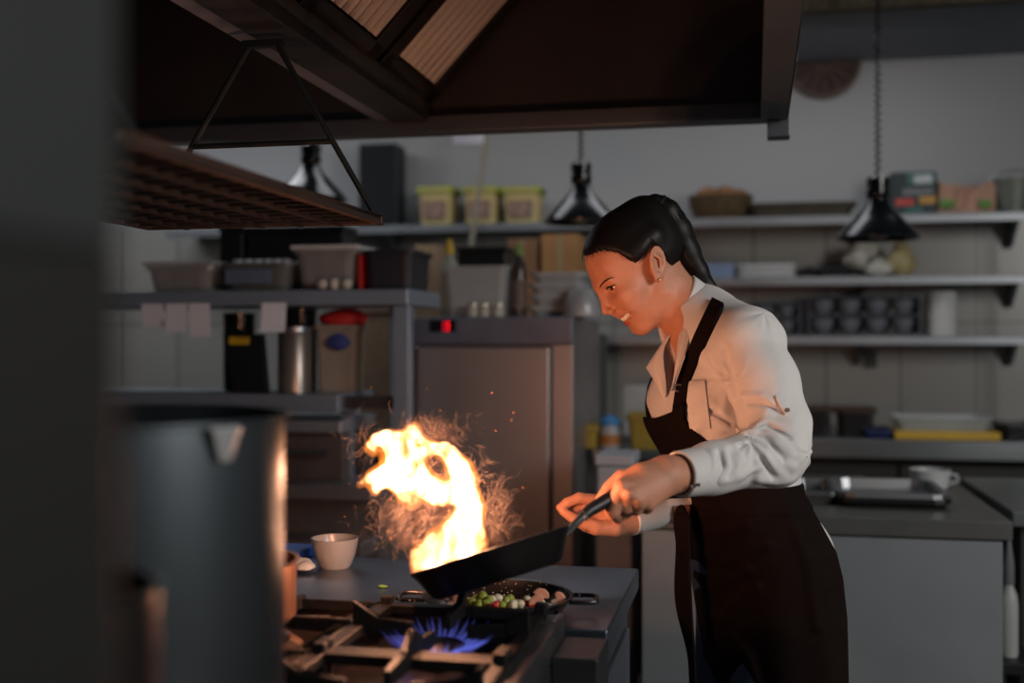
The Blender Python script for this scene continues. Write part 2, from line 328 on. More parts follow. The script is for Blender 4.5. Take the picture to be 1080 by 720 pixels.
for s_ in (1,):
    MB().hexa([hp(-.017, zr - .004, -.002), hp(.017, zr - .004, -.002), hp(.008, zr - .034, -.002), hp(-.006, zr - .034, -.002)], [hp(-.018, zr - .004, .010), hp(.018, zr - .004, .010), hp(.008, zr - .036, .006), hp(-.006, zr - .036, .006)]).build('handle_plate', mat('handle_plate_steel', (200, 200, 200), .35, .7), sp, bevel=.002)
hm = MB(); loop_handle(hm, (pc[0], pc[1], GT), ha + PI / 2 + .6, pr_, H - .05); hm.build('handle', STEEL, sp)
# dark pot close to the lens
dc = P(28, 622, .74)
dp_ = thing('dark_saucepan', 'dark saucepan with a copper rim edge in front of the tall stockpot', 'pot', (dc[0], dc[1], GT))
H = dc[2] - GT
MB().lathe([(0, 0), (.075, 0), (.082, .008), (.083, H - .003), (.087, H), (.080, H), (.078, .01), (0, .008)], (dc[0], dc[1], GT), 48).build('pan_body', mat('blackened_steel', (34, 32, 31), .35, .5, .2), dp_)
MB().tube([dc + np.array([-.08, -.01, -.03]), dc + np.array([-.16, -.02, -.015]), dc + np.array([-.24, -.02, -.01])], [.009, .010, .011], 10).build('handle', BLACKP, dp_)
# small saucepan on the grate behind the stockpot
sc_ = P(238, 590, 1.56)
sv = thing('saucepan', 'small copper-toned steel saucepan on the grate, half behind the stockpot', 'pot', (sc_[0], sc_[1], GT)); H = sc_[2] - GT
MB().lathe([(0, 0), (.085, 0), (.095, .01), (.096, H - .004), (.1005, H), (.094, H), (.092, .012), (0, .01)], (sc_[0], sc_[1], GT), 56).build('pan_body', mat('copper_steel', (150, 112, 92), .3, .85, .1), sv)
MB().tube([[sc_[0] - .09, sc_[1] + .03, sc_[2] - .03], [sc_[0] - .2, sc_[1] + .1, sc_[2] - .02], [sc_[0] - .27, sc_[1] + .14, sc_[2] - .015]], .009, 10).build('handle', STEEL, sv)
# bowl
bc = Pz(347, 601, WZ) + np.array([0, .03, 0])
bw = thing('bowl', 'round white bowl on the steel worktop by the blue board', 'bowl', (bc[0], bc[1], WZ))
MB().lathe([(0, 0.004), (.024, 0.0), (.028, 0), (.032, .006), (.0395, .026), (.0445, .050), (.0452, .056), (.0425, .056), (.0375, .028), (.027, .010), (0, .007)], bc, 48).build('bowl_body', mat('white_porcelain', (156, 153, 150), .3, 0, .03, coat=.3), bw)
# blue board and white towel
b0 = Pz(322, 588, WZ); 
cb = MB().box((b0[0] - .20, b0[1] - .05, WZ), (b0[0] + .008, b0[1] + .035, WZ + .022)).build('cutting_board', mat('blue_plastic_board', (36, 92, 190), .5, 0, .06), None, (b0[0], b0[1], WZ), bevel=.005)
tag(cb, 'blue plastic cutting board lying on the worktop behind the white bowl', 'cutting board')
b1 = Pz(318, 603, WZ)
m = MB()
for k in range(7): m.blob((b1[0] - .05 + k * .010, b1[1] + .012 * math.sin(k * 1.7), WZ + .0135), (.016, .018, .0135 - .0006 * k), wob=.22, seed=k)
tag(m.build('dish_towel', mat('white_cloth', (188, 184, 178), .9, 0, .08, 30, .3, 120), None, (b1[0], b1[1], WZ)), 'crumpled white kitchen towel beside the saucepan on the worktop', 'towel')
# ---------------------------------------------------------------- frying pan
FPD = 1.66
fc = P(516.5, 580, FPD); vv = ray(516.5, 580); vv /= np.linalg.norm(vv)
fu = math.cos(math.radians(17.1)) * Rv + math.sin(math.radians(17.1)) * Uv; fu = fu - vv * np.dot(fu, vv) * .95; fu /= np.linalg.norm(fu)
fn_ = np.cross(fu, vv); fn_ = fn_ if fn_[2] > 0 else -fn_; fn_ /= np.linalg.norm(fn_)
fn_ = fn_ + vv * .012; fn_ /= np.linalg.norm(fn_)
FM = rot_to(fn_, fu); FR = 88.5 * FPD / 1200
fp = thing('frying_pan', 'black frying pan tilted over the stove with flames leaping from it', 'frying pan', fc)
PANB = mat('pan_black', (20, 18, 18), .4, .2, .25, 25, .1, 60)
dpt = .046
prof = [(0, -dpt), (FR * .74, -dpt), (FR * .80, -dpt + .004), (FR * .93, -.012), (FR, 0), (FR - .0035, .0008), (FR * .90, -.012), (FR * .78, -dpt + .0045), (0, -dpt + .0045)]
MB().lathe(prof, fc, 72, M=FM).build('pan_body', PANB, fp)
hpts = [P(596, 563, FPD + .005), P(603, 556, FPD + .006), P(609, 550, FPD + .010), P(617, 542, FPD + .016)]
MB().tube(hpts, [.005, .0055, .006, .0068], 10).build('handle_neck', mat('polished_steel', (190, 190, 190), .2, 1.0), fp)
hp2 = [P(616, 543, FPD + .0155), P(622, 538, FPD + .021), P(634, 531, FPD + .035), P(650, 522, FPD + .055), P(672, 513, FPD + .073), P(694, 508, FPD + .086), P(698, 507, FPD + .088)]
MB().tube(hp2, [.0085, .0095, .0105, .0115, .012, .0115, .004], 14).build('handle_grip', BLACKP, fp)
MB().tube([P(617.5, 546, FPD + .010), P(620, 546.5, FPD + .010)], .004, 8).build('handle_rivet', STEEL, fp)
# ---------------------------------------------------------------- paella pan with vegetables
qc = Pz(523, 629, WZ + .031); qc = np.array([qc[0], qc[1] + .012, WZ]); QR = .116
pp = thing('paella_pan', 'speckled black two-handled pan of chopped vegetables on the worktop edge', 'pan', qc)
def speck():
    m = mat('speckled_enamel', (16, 16, 18), .25, 0, .1); N = m.node_tree.nodes; L = m.node_tree.links
    vo = N.new('ShaderNodeTexVoronoi'); vo.inputs['Scale'].default_value = 170; tc = N.new('ShaderNodeTexCoord'); L.new(tc.outputs['Object'], vo.inputs['Vector'])
    lt = N.new('ShaderNodeMath'); lt.operation = 'LESS_THAN'; lt.inputs[1].default_value = .17; L.new(vo.outputs['Distance'], lt.inputs[0])
    mx = N.new('ShaderNodeMix'); mx.data_type = 'RGBA'; L.new(lt.outputs[0], mx.inputs[0]); mx.inputs[6].default_value = (*lin((15, 15, 17)), 1); mx.inputs[7].default_value = (*lin((150, 150, 150)), 1)
    L.new(mx.outputs[2], N['Principled BSDF'].inputs['Base Color']); return m
SPK = speck()
MB().lathe([(0, .001), (QR * .78, .001), (QR * .86, .005), (QR, .030), (QR + .003, .031), (QR + .002, .033), (QR - .003, .032), (QR * .84, .008), (QR * .77, .004), (0, .004)], qc, 64).build('pan_body', SPK, pp)
for a in (math.radians(8), math.radians(188)):
    m = MB(); loop_handle(m, qc, a, QR - .001, .027, .026, .04, .0036); m.build('side_handle', SPK, pp)
FOOD = {'olive': mat('olive_green', (150, 158, 62), .35, 0, .2, 40, sss=.1), 'pepper': mat('red_pepper', (205, 52, 36), .3, 0, .15, sss=.1), 'mushroom': mat('mushroom_pink', (226, 180, 150), .5, 0, .12, 30, sss=.15), 'shrimp': mat('shrimp_pink', (235, 160, 130), .4, 0, .18, 40, sss=.15), 'onion': mat('onion_white', (224, 206, 176), .4, 0, .06, sss=.15)}
fz = WZ + .006
# a bed of chopped vegetables
bed = MB()
rg = random.Random(3)
for k in range(46):
    a = rg.uniform(0, 2 * PI); r = QR * .72 * math.sqrt(rg.random()); bed.blob((qc[0] + r * math.cos(a), qc[1] + r * math.sin(a), fz + .003), (rg.uniform(.006, .010), rg.uniform(.005, .008), .0045), 8, 6, wob=.3, seed=k)
bo = bed.build('chopped_onion', FOOD['onion'], None, qc); tag(bo, 'pale chopped onion covering the bottom of the speckled pan', 'food', kind='stuff')
def food(px, py, kind, r, label, group, dz=0.0, seed=1, wob=.1, M=None):
    c = Pz(px, py, WZ + .019 + dz)
    o = MB().blob(c, r, 14, 10, wob=wob, seed=seed, M=M).build(kind, FOOD[{'olive': 'olive', 'red_pepper_piece': 'pepper', 'mushroom_piece': 'mushroom', 'shrimp': 'shrimp', 'onion_piece': 'onion'}[kind]], None, c)
    return tag(o, label, 'food', group)
k = 0
for (x, y, r, dz) in ((497, 635, .008, 0), (503, 631, .008, .002), (509, 629, .0095, .006), (505, 637, .0075, 0), (513, 637, .008, 0), (516, 632, .007, .004), (534, 634, .0075, .002), (538, 631, .007, .002), (530, 638, .007, 0)):
    k += 1; food(x, y, 'olive', (r, r * .9, r * .95), 'small green olive among the vegetables in the speckled pan', 'green olives in the speckled pan', dz, k)
k = 0
for (x, y) in ((524, 637), (521, 639), (560, 636), (595, 629), (589, 634), (566, 638)):
    k += 1; food(x, y, 'red_pepper_piece', (.010, .006, .005), 'small piece of red pepper in the speckled pan', 'red pepper pieces in the speckled pan', .001, 20 + k, .25, np.array(Matrix.Rotation(k * 1.1, 3, 'Z')))
for (x, y) in ((520, 633), (526, 632), (548, 637), (557, 634), (571, 636), (540, 638), (487, 637)):
    k += 1; food(x, y, 'onion_piece', (.008, .007, .007), 'pale chunk of onion in the speckled pan', 'onion chunks in the speckled pan', .001, 40 + k, .25)
# mushroom halves: cap and stem
def mush(px, py, tilt, label):
    c = Pz(px, py, WZ + .026); t_ = thing('mushroom', label, 'food', c, 'mushroom halves in the speckled pan')
    M = np.array(Matrix.Rotation(YAW, 3, 'Z') @ Matrix.Rotation(tilt, 3, 'Y'))
    def slab(pts, y0, y1):
        return MB().hexa([c + M @ np.array([x, y0, z]) for x, z in pts], [c + M @ np.array([x, y1, z]) for x, z in pts])
    A_ = np.linspace(0, PI, 10)
    slab([(.0125 * math.cos(a_), .0005 + .0095 * math.sin(a_)) for a_ in A_] + [(-.0120, -.002), (-.008, -.0035), (.008, -.0035), (.0120, -.002)], -.0035, .0035).build('cap', FOOD['shrimp'], t_, bevel=.0015)
    slab([(.0042, -.0030), (-.0042, -.0030), (-.0046, -.0125), (0, -.014), (.0046, -.0125)], -.0030, .0030).build('stem', FOOD['mushroom'], t_, bevel=.0012)
mush(571, 627, .35, 'pink mushroom half standing up by the pan wall')
mush(590, 632, 1.1, 'mushroom half lying flat at the right end of the pan')
mush(566, 634, -.5, 'mushroom half lying below the upright one in the pan')
mush(481, 636, 1.3, 'pale mushroom slice at the left end, under the frying pan')
c = Pz(404, 620, WZ); tag(MB().blob(c + [0, 0, .003], (.008, .005, .003), 10, 6, wob=.3, seed=9).build('herb_leaf', mat('herb_green', (110, 150, 60), .5), None, c), 'tiny green herb leaf on the bare worktop left of the frying pan', 'herb')
# ---------------------------------------------------------------- background: fridge cabinet and what stands on it
def fb(x0, y0, x1, y1, Y, dp, zb=None):
    a = Py(x0, (y0 + y1) / 2, Y); b = Py(x1, (y0 + y1) / 2, Y); xm = (x0 + x1) / 2
    z1 = Py(xm, y0, Y)[2]; z0 = Py(xm, y1, Y)[2] if zb is None else zb
    return np.array([a[0], Y, z0]), np.array([b[0], Y + dp, z1])
FY = 3.46
lo, hi = fb(433, 334, 604, 600, FY, .62, .10); FT = hi[2]
fr = thing('fridge_cabinet', 'steel fridge cabinet with a small red digital display, glowing orange', 'fridge', ((lo[0] + hi[0]) / 2, (lo[1] + hi[1]) / 2, 0))
FRS = mat('fridge_steel', (160, 154, 154), .40, .8, .08, 2.5, .03, 20, (1, 1, .4), rvar=.06)
MB().box((lo[0], FY + .03, .10), (hi[0], FY + .62, FT)).build('body', FRS, fr, bevel=.006)
MB().box((lo[0], FY, FT - .085), (hi[0], FY + .0299, FT)).build('control_panel', mat('fridge_panel', (110, 116, 132), .4, .7), fr, bevel=.004)
MB().box((hi[0] - .065, FY + .004, .10), (hi[0], FY + .0299, FT - .0855)).build('side_frame', FRS, fr, bevel=.004)
MB().box((lo[0], FY + .004, .10), (lo[0] + .02, FY + .0299, FT - .0855)).build('left_frame', mat('fridge_panel'), fr, bevel=.004)
dr = MB().box((lo[0] + .024, FY - .018, .16), (hi[0] - .069, FY + .0299, FT - .092)).build('door', FRS, fr, bevel=.008)
MB().box((hi[0] - .074, FY + .02, .16), (hi[0] - .066, FY + .0305, FT - .092)).build('gasket', BLACKP, fr)
d0, d1 = fb(453, 337, 481, 350, FY - .006, .006); ds = MB().box(d0, d1).build('display', mat('display_black', (10, 10, 12), .2), fr, bevel=.002)
g0, g1 = fb(467, 340, 473, 348, FY - .008, .002)   # the glowing figure
w_ = g1[0] - g0[0]; h_ = g1[2] - g0[2]; sgw = .0013
mm = MB()
for (xa, za, xb, zb_) in ((0, 1, 1, 1), (0, .5, 1, .5), (1, 0, 1, 1), (0, 0, 1, 0)):
    mm.box((g0[0] + w_ * xa - sgw, FY - .0075, g0[2] + h_ * za - sgw), (g0[0] + w_ * xb + sgw, FY - .0061, g0[2] + h_ * zb_ + sgw))
mm.build('digit', mat('red_led', (255, 30, 50), .4, emit=(255, 20, 50), estr=1.1), ds)
for fx in (lo[0] + .05, hi[0] - .05):
    for fy_ in (FY + .08, FY + .55): MB().lathe([(.02, 0), (.02, .0999)], (fx, fy_, 0), 12).build('foot', BLACKP, fr)
# squeeze bottle with yellow cap
def bottle(name, label, px, y0, y1, Y, zb, r, matb, matc, capf=.18, neck=.4, labelmat=None, cat='bottle'):
    c = Py(px, y1, Y); zt_ = Py(px, y0, Y)[2]; c[2] = zb; Hh = zt_ - zb; o = thing(name, label, cat, c)
    hb = Hh * (1 - capf)
    MB().lathe([(0, 0), (r * .92, 0), (r, .008), (r, hb * .72), (r * .85, hb * .86), (r * neck, hb * .97), (r * neck, hb), (0, hb)], c, 28).build('bottle_body', matb, o)
    MB().lathe([(r * neck * 1.2, hb), (r * neck * 1.2, hb + Hh * capf * .4), (r * .18, Hh), (0, Hh)], c, 20).build('cap', matc, o)
    if labelmat: MB().lathe([(r * 1.012, hb * .15), (r * 1.012, hb * .6)], c, 28).build('paper_label', labelmat, o)
    return o
YCAP = mat('yellow_cap', (186, 158, 48), .5, 0, .05)
bottle('squeeze_bottle', 'clear squeeze bottle with a yellow cap on the fridge cabinet', 474, 252, 334, FY + .22, FT, .032, mat('bottle_clear', (168, 172, 160), .3, 0, .05, alpha=.6), YCAP, .2)
lo, hi = fb(482, 259, 534, 340, FY + .34, .2, FT); tb = thing('black_box', 'tall black box standing behind the clear tub on the fridge', 'box', ((lo + hi) / 2 * [1, 1, 0] + [0, 0, FT]))
MB().box(lo, hi - [0, 0, .02]).build('box_body', BLACKP, tb, bevel=.008); MB().box([lo[0] - .004, lo[1] - .004, hi[2] - .0199], [hi[0] + .004, hi[1] + .004, hi[2]]).build('lid', BLACKP, tb, bevel=.004)
lo, hi = fb(464, 280, 537, 334, FY + .06, .13, FT)
ct = thing('clear_tub', 'clear rectangular plastic tub on top of the fridge cabinet', 'container', ((lo[0] + hi[0]) / 2, FY + .125, FT))
MB().tub(((lo[0] + hi[0]) / 2, FY + .125, FT), hi[0] - lo[0] - .02, .12, hi[2] - FT, .84).build('tub_body', mat('tub_clear', (170, 172, 174), .3, 0, .05, alpha=.55), ct)
c = Py(486, 334, FY + .03)
for n_, (px, lb) in enumerate(((499, 'small glass jar in front of the clear tub, nearest its middle'), (511, 'small glass jar in front of the clear tub, second from its right corner'), (526, 'small pale glass jar at the right corner of the clear tub'))):
    c = Py(px, 334, FY + .03); g = thing('glass_jar', lb, 'jar', (c[0], c[1], FT), 'glass jars on the fridge cabinet')
    MB().lathe([(0, 0), (.015, 0), (.017, .006), (.017, .03), (.0135, .034)], (c[0], c[1], FT), 20).build('jar_body', mat('jar_glass', (190, 188, 176), .15, 0, .04, alpha=.6), g)
    MB().lathe([(.0155, .0341), (.0155, .043), (0, .044)], (c[0], c[1], FT), 20).build('lid', mat('jar_lid', (185, 180, 160), .3, .6), g)
bottle('oil_bottle', 'dark slim oil bottle with a green cap on the fridge cabinet', 547, 256, 334, FY + .12, FT, .026, mat('bottle_dark', (58, 50, 50), .25, 0, .1), mat('green_cap', (96, 130, 52), .4), .16, .42, mat('oil_label', (92, 78, 74), .6))
# stack of pale tubs at the fridge's right end
gz = FT; cx = Py(590, 334, FY + .16)
for k_ in range(4):
    w = .175 - .004 * k_; nm = ['bottom', 'second', 'third', 'top'][k_]
    o = MB().tub((cx[0] + .004 * (k_ % 2), FY + .18, gz), w, .16, .036 if k_ < 3 else .034, .86).build('food_tub', mat('tub_milky', (158, 160, 162), .4, 0, .05, alpha=.85), None, (cx[0], FY + .18, gz))
    tag(o, 'milky plastic tub on the fridge cabinet, %s of its stack' % {'bottom': 'lowest', 'second': 'second from the base', 'third': 'third from the base', 'top': 'uppermost'}[nm], 'container', 'stacked milky tubs on the fridge'); gz += .0362
c = Py(617, 334, FY + .07); o = thing('steel_bowl', 'pale rounded bowl turned over behind the cook\'s forehead', 'bowl', (c[0], c[1], FT))
MB().lathe([(.06, 0), (.062, .004), (.052, .05), (.035, .085), (0, .095)], (c[0] - .01, c[1], FT), 30).build('bowl_body', mat('bowl_pale', (150, 152, 154), .4, .2), o)
CZ0 = Py(900, 463, 4.32)[2]
# ---------------------------------------------------------------- wall shelves
SHM = mat('shelf_steel', (138, 142, 146), .4, .6, .08, 3, rvar=.05)
def shelf(label, x0, x1, z, Yf, brk):
    s_ = thing('steel_shelf', label, 'shelf', ((x0 + x1) / 2, (Yf + 5.0) / 2, z), 'steel wall shelves')
    MB().box((x0, Yf, z - .005), (x1, 4.999, z)).box((x0, Yf, z - .035), (x1, Yf + .008, z - .0051)).build('shelf_board', SHM, s_, bevel=.002)
    for bx_ in brk:
        MB().hexa([np.array(p) for p in ((bx_, 4.998, z - .12), (bx_ + .02, 4.998, z - .12), (bx_ + .02, 4.998, z - .0052), (bx_, 4.998, z - .0052))],
                  [np.array(p) for p in ((bx_, 4.97, z - .12), (bx_ + .02, 4.97, z - .12), (bx_ + .02, Yf + .12, z - .0052), (bx_, Yf + .12, z - .0052))]).build('shelf_bracket', STEELD, s_)
    return s_
YF = 4.70
Z1 = Py(700, 231, YF)[2]; Z2 = Py(900, 291, YF)[2]; Z3 = Py(900, 354, YF)[2]
XR = Py(1096, 300, YF)[0]
shelf('long steel wall shelf high on the wall, carrying the yellow tubs', -2.6, XR, Z1, YF, (-1.6, -.4, .42, XR - .06))
shelf('steel wall shelf behind the cook\'s shoulder, middle of three', -.55, XR, Z2, YF, (-.4, .42, XR - .06))
shelf('steel wall shelf with the racks of stacked bowls, lowest of three', -1.0, XR, Z3, YF, (-.8, .42, XR - .06))
for n_, xx in enumerate((XR - .012,)):
    tag(MB().box((xx - .008, YF - .012, CZ0), (xx + .006, YF - .001, Z1 + .02)).build('shelf_upright', STEELD, None, (xx, YF, .9), bevel=.002), 'thin steel upright at the right end of the wall shelves', 'post')
# yellow-green tubs on the upper shelf
YG = mat('tub_yellow', (178, 160, 110), .5, 0, .1, 9); YL = mat('tub_lid_green', (148, 158, 48), .5, 0, .08)
for n_, (xa, xb, lb) in enumerate(((438, 478, 'yellow tub with a green lid on the high shelf, beside the black speaker'), (486, 525, 'yellow tub with a green lid, middle of three on the high shelf'), (527, 570, 'yellow tub with a green lid on the high shelf, nearest the middle heat lamp'))):
    lo, hi = fb(xa, 196, xb, 232, YF + .06, .15, Z1); cxx = (lo[0] + hi[0]) / 2; o = thing('yellow_tub', lb, 'container', (cxx, YF + .14, Z1), 'yellow tubs on the high shelf')
    MB().tub((cxx, YF + .14, Z1), hi[0] - lo[0] - .02, .15, (hi[2] - Z1) * .93, .88).build('tub_body', YG, o)
    MB().box((lo[0] + .002, YF + .06, Z1 + (hi[2] - Z1) * .80), (hi[0] - .002, YF + .222, hi[2])).build('lid', YL, o, bevel=.008)
    MB().box((lo[0] + .035, YF + .0585, Z1 + .03), (hi[0] - .035, YF + .064, Z1 + (hi[2] - Z1) * .62)).build('paper_label', mat('tub_label', (128, 104, 92), .7, 0, .4, 40), o)
# black speaker
lo, hi = fb(376, 150, 417, 232, YF + .08, .16, Z1); o = thing('speaker', 'tall black box speaker on the high wall shelf', 'speaker', ((lo[0] + hi[0]) / 2, YF + .16, Z1))
MB().box(lo + [0, .02, 0], hi).build('cabinet', mat('speaker_black', (26, 30, 36), .5), o, bevel=.012)
MB().box([lo[0] + .01, YF + .08, lo[2] + .012], [hi[0] - .01, YF + .0999, hi[2] - .012]).build('grille', mat('speaker_grille', (16, 18, 20), .9, 0, .3, 200), o, bevel=.006)
# slanted stick leaning on the shelf edge
a = Py(515, 132, YF - .03); b = Py(497, 258, YF - .03); b = a + (b - a) * ((a[2] - CZ0) / (a[2] - b[2]))
tag(MB().tube([a, b], .011, 10).build('mop_handle', mat('pale_wood_stick', (132, 126, 108), .6, 0, .1), None, b), 'thin pale stick leaning against the high shelf between the yellow tubs', 'stick')
# pale notice on the wall
lo, hi = fb(478, 131, 512, 152, 4.99, .008); o = MB().box(lo, hi).build('wall_notice', mat('notice_paper', (196, 192, 204), .6, 0, .25, 12), None, lo); tag(o, 'small pale notice on the wall right under the hood', 'notice')
# bread basket and long tray
c = Py(760, 232, YF + .12); ba = thing('bread_basket', 'round brown wicker basket on the high shelf behind the ponytail', 'basket', (c[0], c[1], Z1))
MB().lathe([(0, .002), (.10, 0), (.125, .05), (.135, .10), (.125, .10), (.112, .05), (.09, .008), (0, .008)], (c[0], c[1], Z1), 30).build('basket_body', mat('wicker', (74, 58, 34), .8, 0, .5, 60, .5, 90), ba)
for k_ in range(5):
    a = k_ * 1.26; MB().blob((c[0] + .06 * math.cos(a), c[1] + .06 * math.sin(a), Z1 + .10), (.06, .05, .035), wob=.12, seed=k_).build('bread_roll', mat('bread_crust', (122, 84, 52), .7, 0, .3, 20), ba)
lo, hi = fb(788, 216, 902, 232, YF + .03, .24, Z1 + .001); o = MB().tub(((lo[0] + hi[0]) / 2, YF + .15, Z1), hi[0] - lo[0], .23, .06, .92).build('oven_tray', mat('dark_tray', (54, 50, 38), .55, .3, .2), None, ((lo[0] + hi[0]) / 2, YF + .15, Z1)); tag(o, 'long dark baking tray on the high shelf between basket and hanging lamp', 'tray')
# carton, paper bag, bucket
lo, hi = fb(940, 181, 988, 224, YF + .05, .16, Z1); o = thing('carton', 'black food carton with coloured stripes on the high shelf behind the lamp', 'carton', ((lo[0] + hi[0]) / 2, YF + .13, Z1))
MB().box(lo, hi).build('carton_body', mat('carton_black', (26, 40, 44), .5), o, bevel=.003)
wd = hi[0] - lo[0]; ht = hi[2] - lo[2]
for (xa, xb, za, zb_, cc, nm) in ((.25, .92, .45, .62, (98, 100, 104), 'grey'), (.1, .5, .22, .38, (170, 60, 52), 'red'), (.62, .98, .25, .42, (176, 130, 54), 'orange'), (.3, .7, .05, .18, (40, 88, 84), 'teal'), (.35, .95, .7, .98, (52, 92, 86), 'green'), (.5, .9, .72, .92, (168, 172, 172), 'white')):
    th = .0022 if nm != 'white' else .004
    MB().box((lo[0] + wd * xa, lo[1] - th, lo[2] + ht * za), (lo[0] + wd * xb, lo[1] - .0001, lo[2] + ht * zb_)).build('printed_patch', mat('carton_print_' + nm, cc, .5, 0, .2, 40), o)
lo, hi = fb(990, 184, 1050, 224, YF + .05, .14, Z1); o = thing('paper_bag', 'crumpled pinkish brown paper bag on the high shelf', 'bag', ((lo[0] + hi[0]) / 2, YF + .12, Z1))
m = MB(); nx = 12; vs = []; 
top = [hi[2] - (.055 if 3 < i < 9 else .015) - .02 * rg.random() for i in range(nx)]
fr_ = [np.array([lo[0] + (hi[0] - lo[0]) * i / (nx - 1), lo[1] + .012 * rg.random(), Z1]) for i in range(nx)]; bk = [p + np.array([0, .12, 0]) for p in fr_[::-1]]
ft = [np.array([p[0] + .006 * rg.uniform(-1, 1), p[1] + .02 * rg.random(), top[i]]) for i, p in enumerate(fr_)]; bt = [np.array([p[0], p[1] - .03 * rg.random(), top[nx - 1 - i] - .01]) for i, p in enumerate(bk)]
m.hexa(fr_ + bk, ft + bt); m.build('bag_body', mat('bag_paper', (166, 128, 108), .8, 0, .12, 14, .4, 25), o)
for px_ in (999, 1040):
    c = Py(px_, 215, YF + .043); MB().blob(c, (.028, .006, .018), wob=.2, seed=px_).build('green_print', mat('bag_green', (88, 130, 62), .7), o)
c = Py(1068, 222, YF + .1); o = thing('wire_bucket', 'grey wire bucket at the right end of the high shelf', 'bucket', (c[0], c[1], Z1))
MB().lathe([(0, .004), (.055, 0), (.08, .13), (.084, .13), (.084, .136), (.076, .136), (.051, .006), (0, .006)], (c[0], c[1], Z1), 28).build('bucket_body', mat('bucket_grey', (116, 120, 112), .5, .4, .2, 60), o)
m = MB(); m.tube([[c[0] + .084 * math.cos(t_), c[1] - .01, Z1 + .12 + .05 * math.sin(t_)] for t_ in np.linspace(0, PI, 12)], .003, 6); m.build('handle', STEEL, o)
# middle shelf
lo, hi = fb(742, 278, 774, 292, YF + .04, .16, Z2); o = tag(MB().box(lo, hi).build('flat_box', mat('blue_white_box', (112, 130, 158), .6, 0, .1), None, lo, bevel=.004), 'flat pale blue box on the middle shelf beside the ponytail tip', 'box')
for k_ in range(3):
    lo, hi = fb(779, 278, 838, 292, YF + .04, .2, Z2); hh = (hi[2] - Z2) / 3.05
    tag(MB().tub(((lo[0] + hi[0]) / 2, YF + .14, Z2 + k_ * hh * 1.01), hi[0] - lo[0], .18, hh, .95).build('white_tray', mat('tray_white', (168, 170, 170), .5, 0, .05), None, ((lo[0] + hi[0]) / 2, YF + .14, Z2 + k_ * hh)), 'flat white tray on the middle shelf, %s of three stacked' % ('lowest', 'middle', 'uppermost')[k_], 'tray', 'stacked white trays')
lo, hi = fb(840, 283, 893, 292, YF + .05, .16, Z2); m = MB()
for k_ in range(6): m.blob((lo[0] + (hi[0] - lo[0]) * (k_ + .5) / 6, YF + .1, Z2 + .022), (.03, .05, .022), wob=.3, seed=k_)
tag(m.build('black_cloth_bundle', mat('black_cloth', (22, 22, 24), .9), None, lo), 'black folded cloth on the middle shelf under the hanging lamp', 'cloth')
lo, hi = fb(898, 262, 932, 292, YF + .06, .12, Z2); m = MB()
for k_ in range(7): m.blob(((lo[0] + hi[0]) / 2 + .05 * math.cos(k_ * 2.2), YF + .12, Z2 + .04 + .035 * (k_ % 3)), (.05, .04, .04), wob=.25, seed=k_)
tag(m.build('plastic_bag', mat('bag_white', (160, 158, 148), .4, 0, .2, 20), None, ((lo[0] + hi[0]) / 2, YF + .12, Z2)), 'crumpled whitish plastic bag on the middle shelf right below the lamp', 'bag')
lo, hi = fb(938, 258, 968, 292, YF + .06, .12, Z2); o = thing('spice_bag', 'yellowish bag of spices on the middle shelf beside the white bag', 'bag', ((lo[0] + hi[0]) / 2, YF + .12, Z2)); cxx = (lo[0] + hi[0]) / 2
MB().blob((cxx, YF + .12, Z2 + .06), (.058, .04, .062), wob=.15, seed=4).build('bag_body', mat('spice_yellow', (158, 146, 104), .5, 0, .35, 22), o); MB().blob((cxx, YF + .12, Z2 + .122), (.035, .02, .02), wob=.3, seed=8).build('knot', mat('spice_yellow'), o)
# lowest shelf: racks of bowls
RKM = mat('bowl_rack_dark', (52, 58, 66), .45, .2); BWM = mat('bowl_grey', (118, 122, 132), .35, 0, .06)
def bowlrack(x0, x1, y0, y1, nb, label, lab2):
    lo, hi = fb(x0, y0, x1, y1, YF + .05, .2, Z3); r_ = thing('bowl_rack', label, 'rack', ((lo[0] + hi[0]) / 2, YF + .15, Z3)); Hh = hi[2] - Z3
    zs = [Z3, Z3 + Hh * .48, Z3 + Hh]
    for xx in (lo[0], hi[0] - .012):
        for yy in (YF + .05, YF + .238): MB().box((xx, yy, Z3), (xx + .012, yy + .012, hi[2])).build('post', RKM, r_)
    for z_ in (zs[0] + .004, zs[1], zs[2] - .012): MB().box((lo[0] + .0121, YF + .05, z_), (hi[0] - .0121, YF + .25, z_ + .008)).build('tier', RKM, r_)
    cw = (hi[0] - lo[0] - .024) / nb
    for t_ in range(2):
        for i in range(nb):
            cx_ = lo[0] + .012 + cw * (i + .5); rr = cw * .46; zb = (zs[0] + .0125) if t_ == 0 else zs[1] + .0085; hh = Hh * .36
            o = MB().lathe([(0, .003), (rr * .5, 0), (rr * .62, .004), (rr * .9, hh * .6), (rr, hh), (rr * .94, hh), (rr * .8, hh * .55), (rr * .5, .008), (0, .006)], (cx_, YF + .13, zb), 24).build('grey_bowl', BWM, None, (cx_, YF + .13, zb))
            tag(o, 'grey bowl in the %s, %s tier, %s' % (lab2, ('lower', 'upper')[t_], ['first from the cook', 'second from the cook', 'third from the cook', 'fourth from the cook'][i]), 'bowl', 'grey bowls in the %s' % lab2)
bowlrack(851, 973, 311, 356, 4, 'dark two-tier rack of grey bowls on the lowest shelf', 'wide rack')
bowlrack(790, 846, 318, 356, 2, 'smaller dark rack of grey bowls next to the cook\'s shoulder', 'small rack')
c = Py(993, 354, YF + .1); o = thing('paper_roll', 'white paper towel roll standing on the lowest shelf', 'paper roll', (c[0], c[1], Z3)); hh = Py(993, 308, YF + .1)[2] - Z3
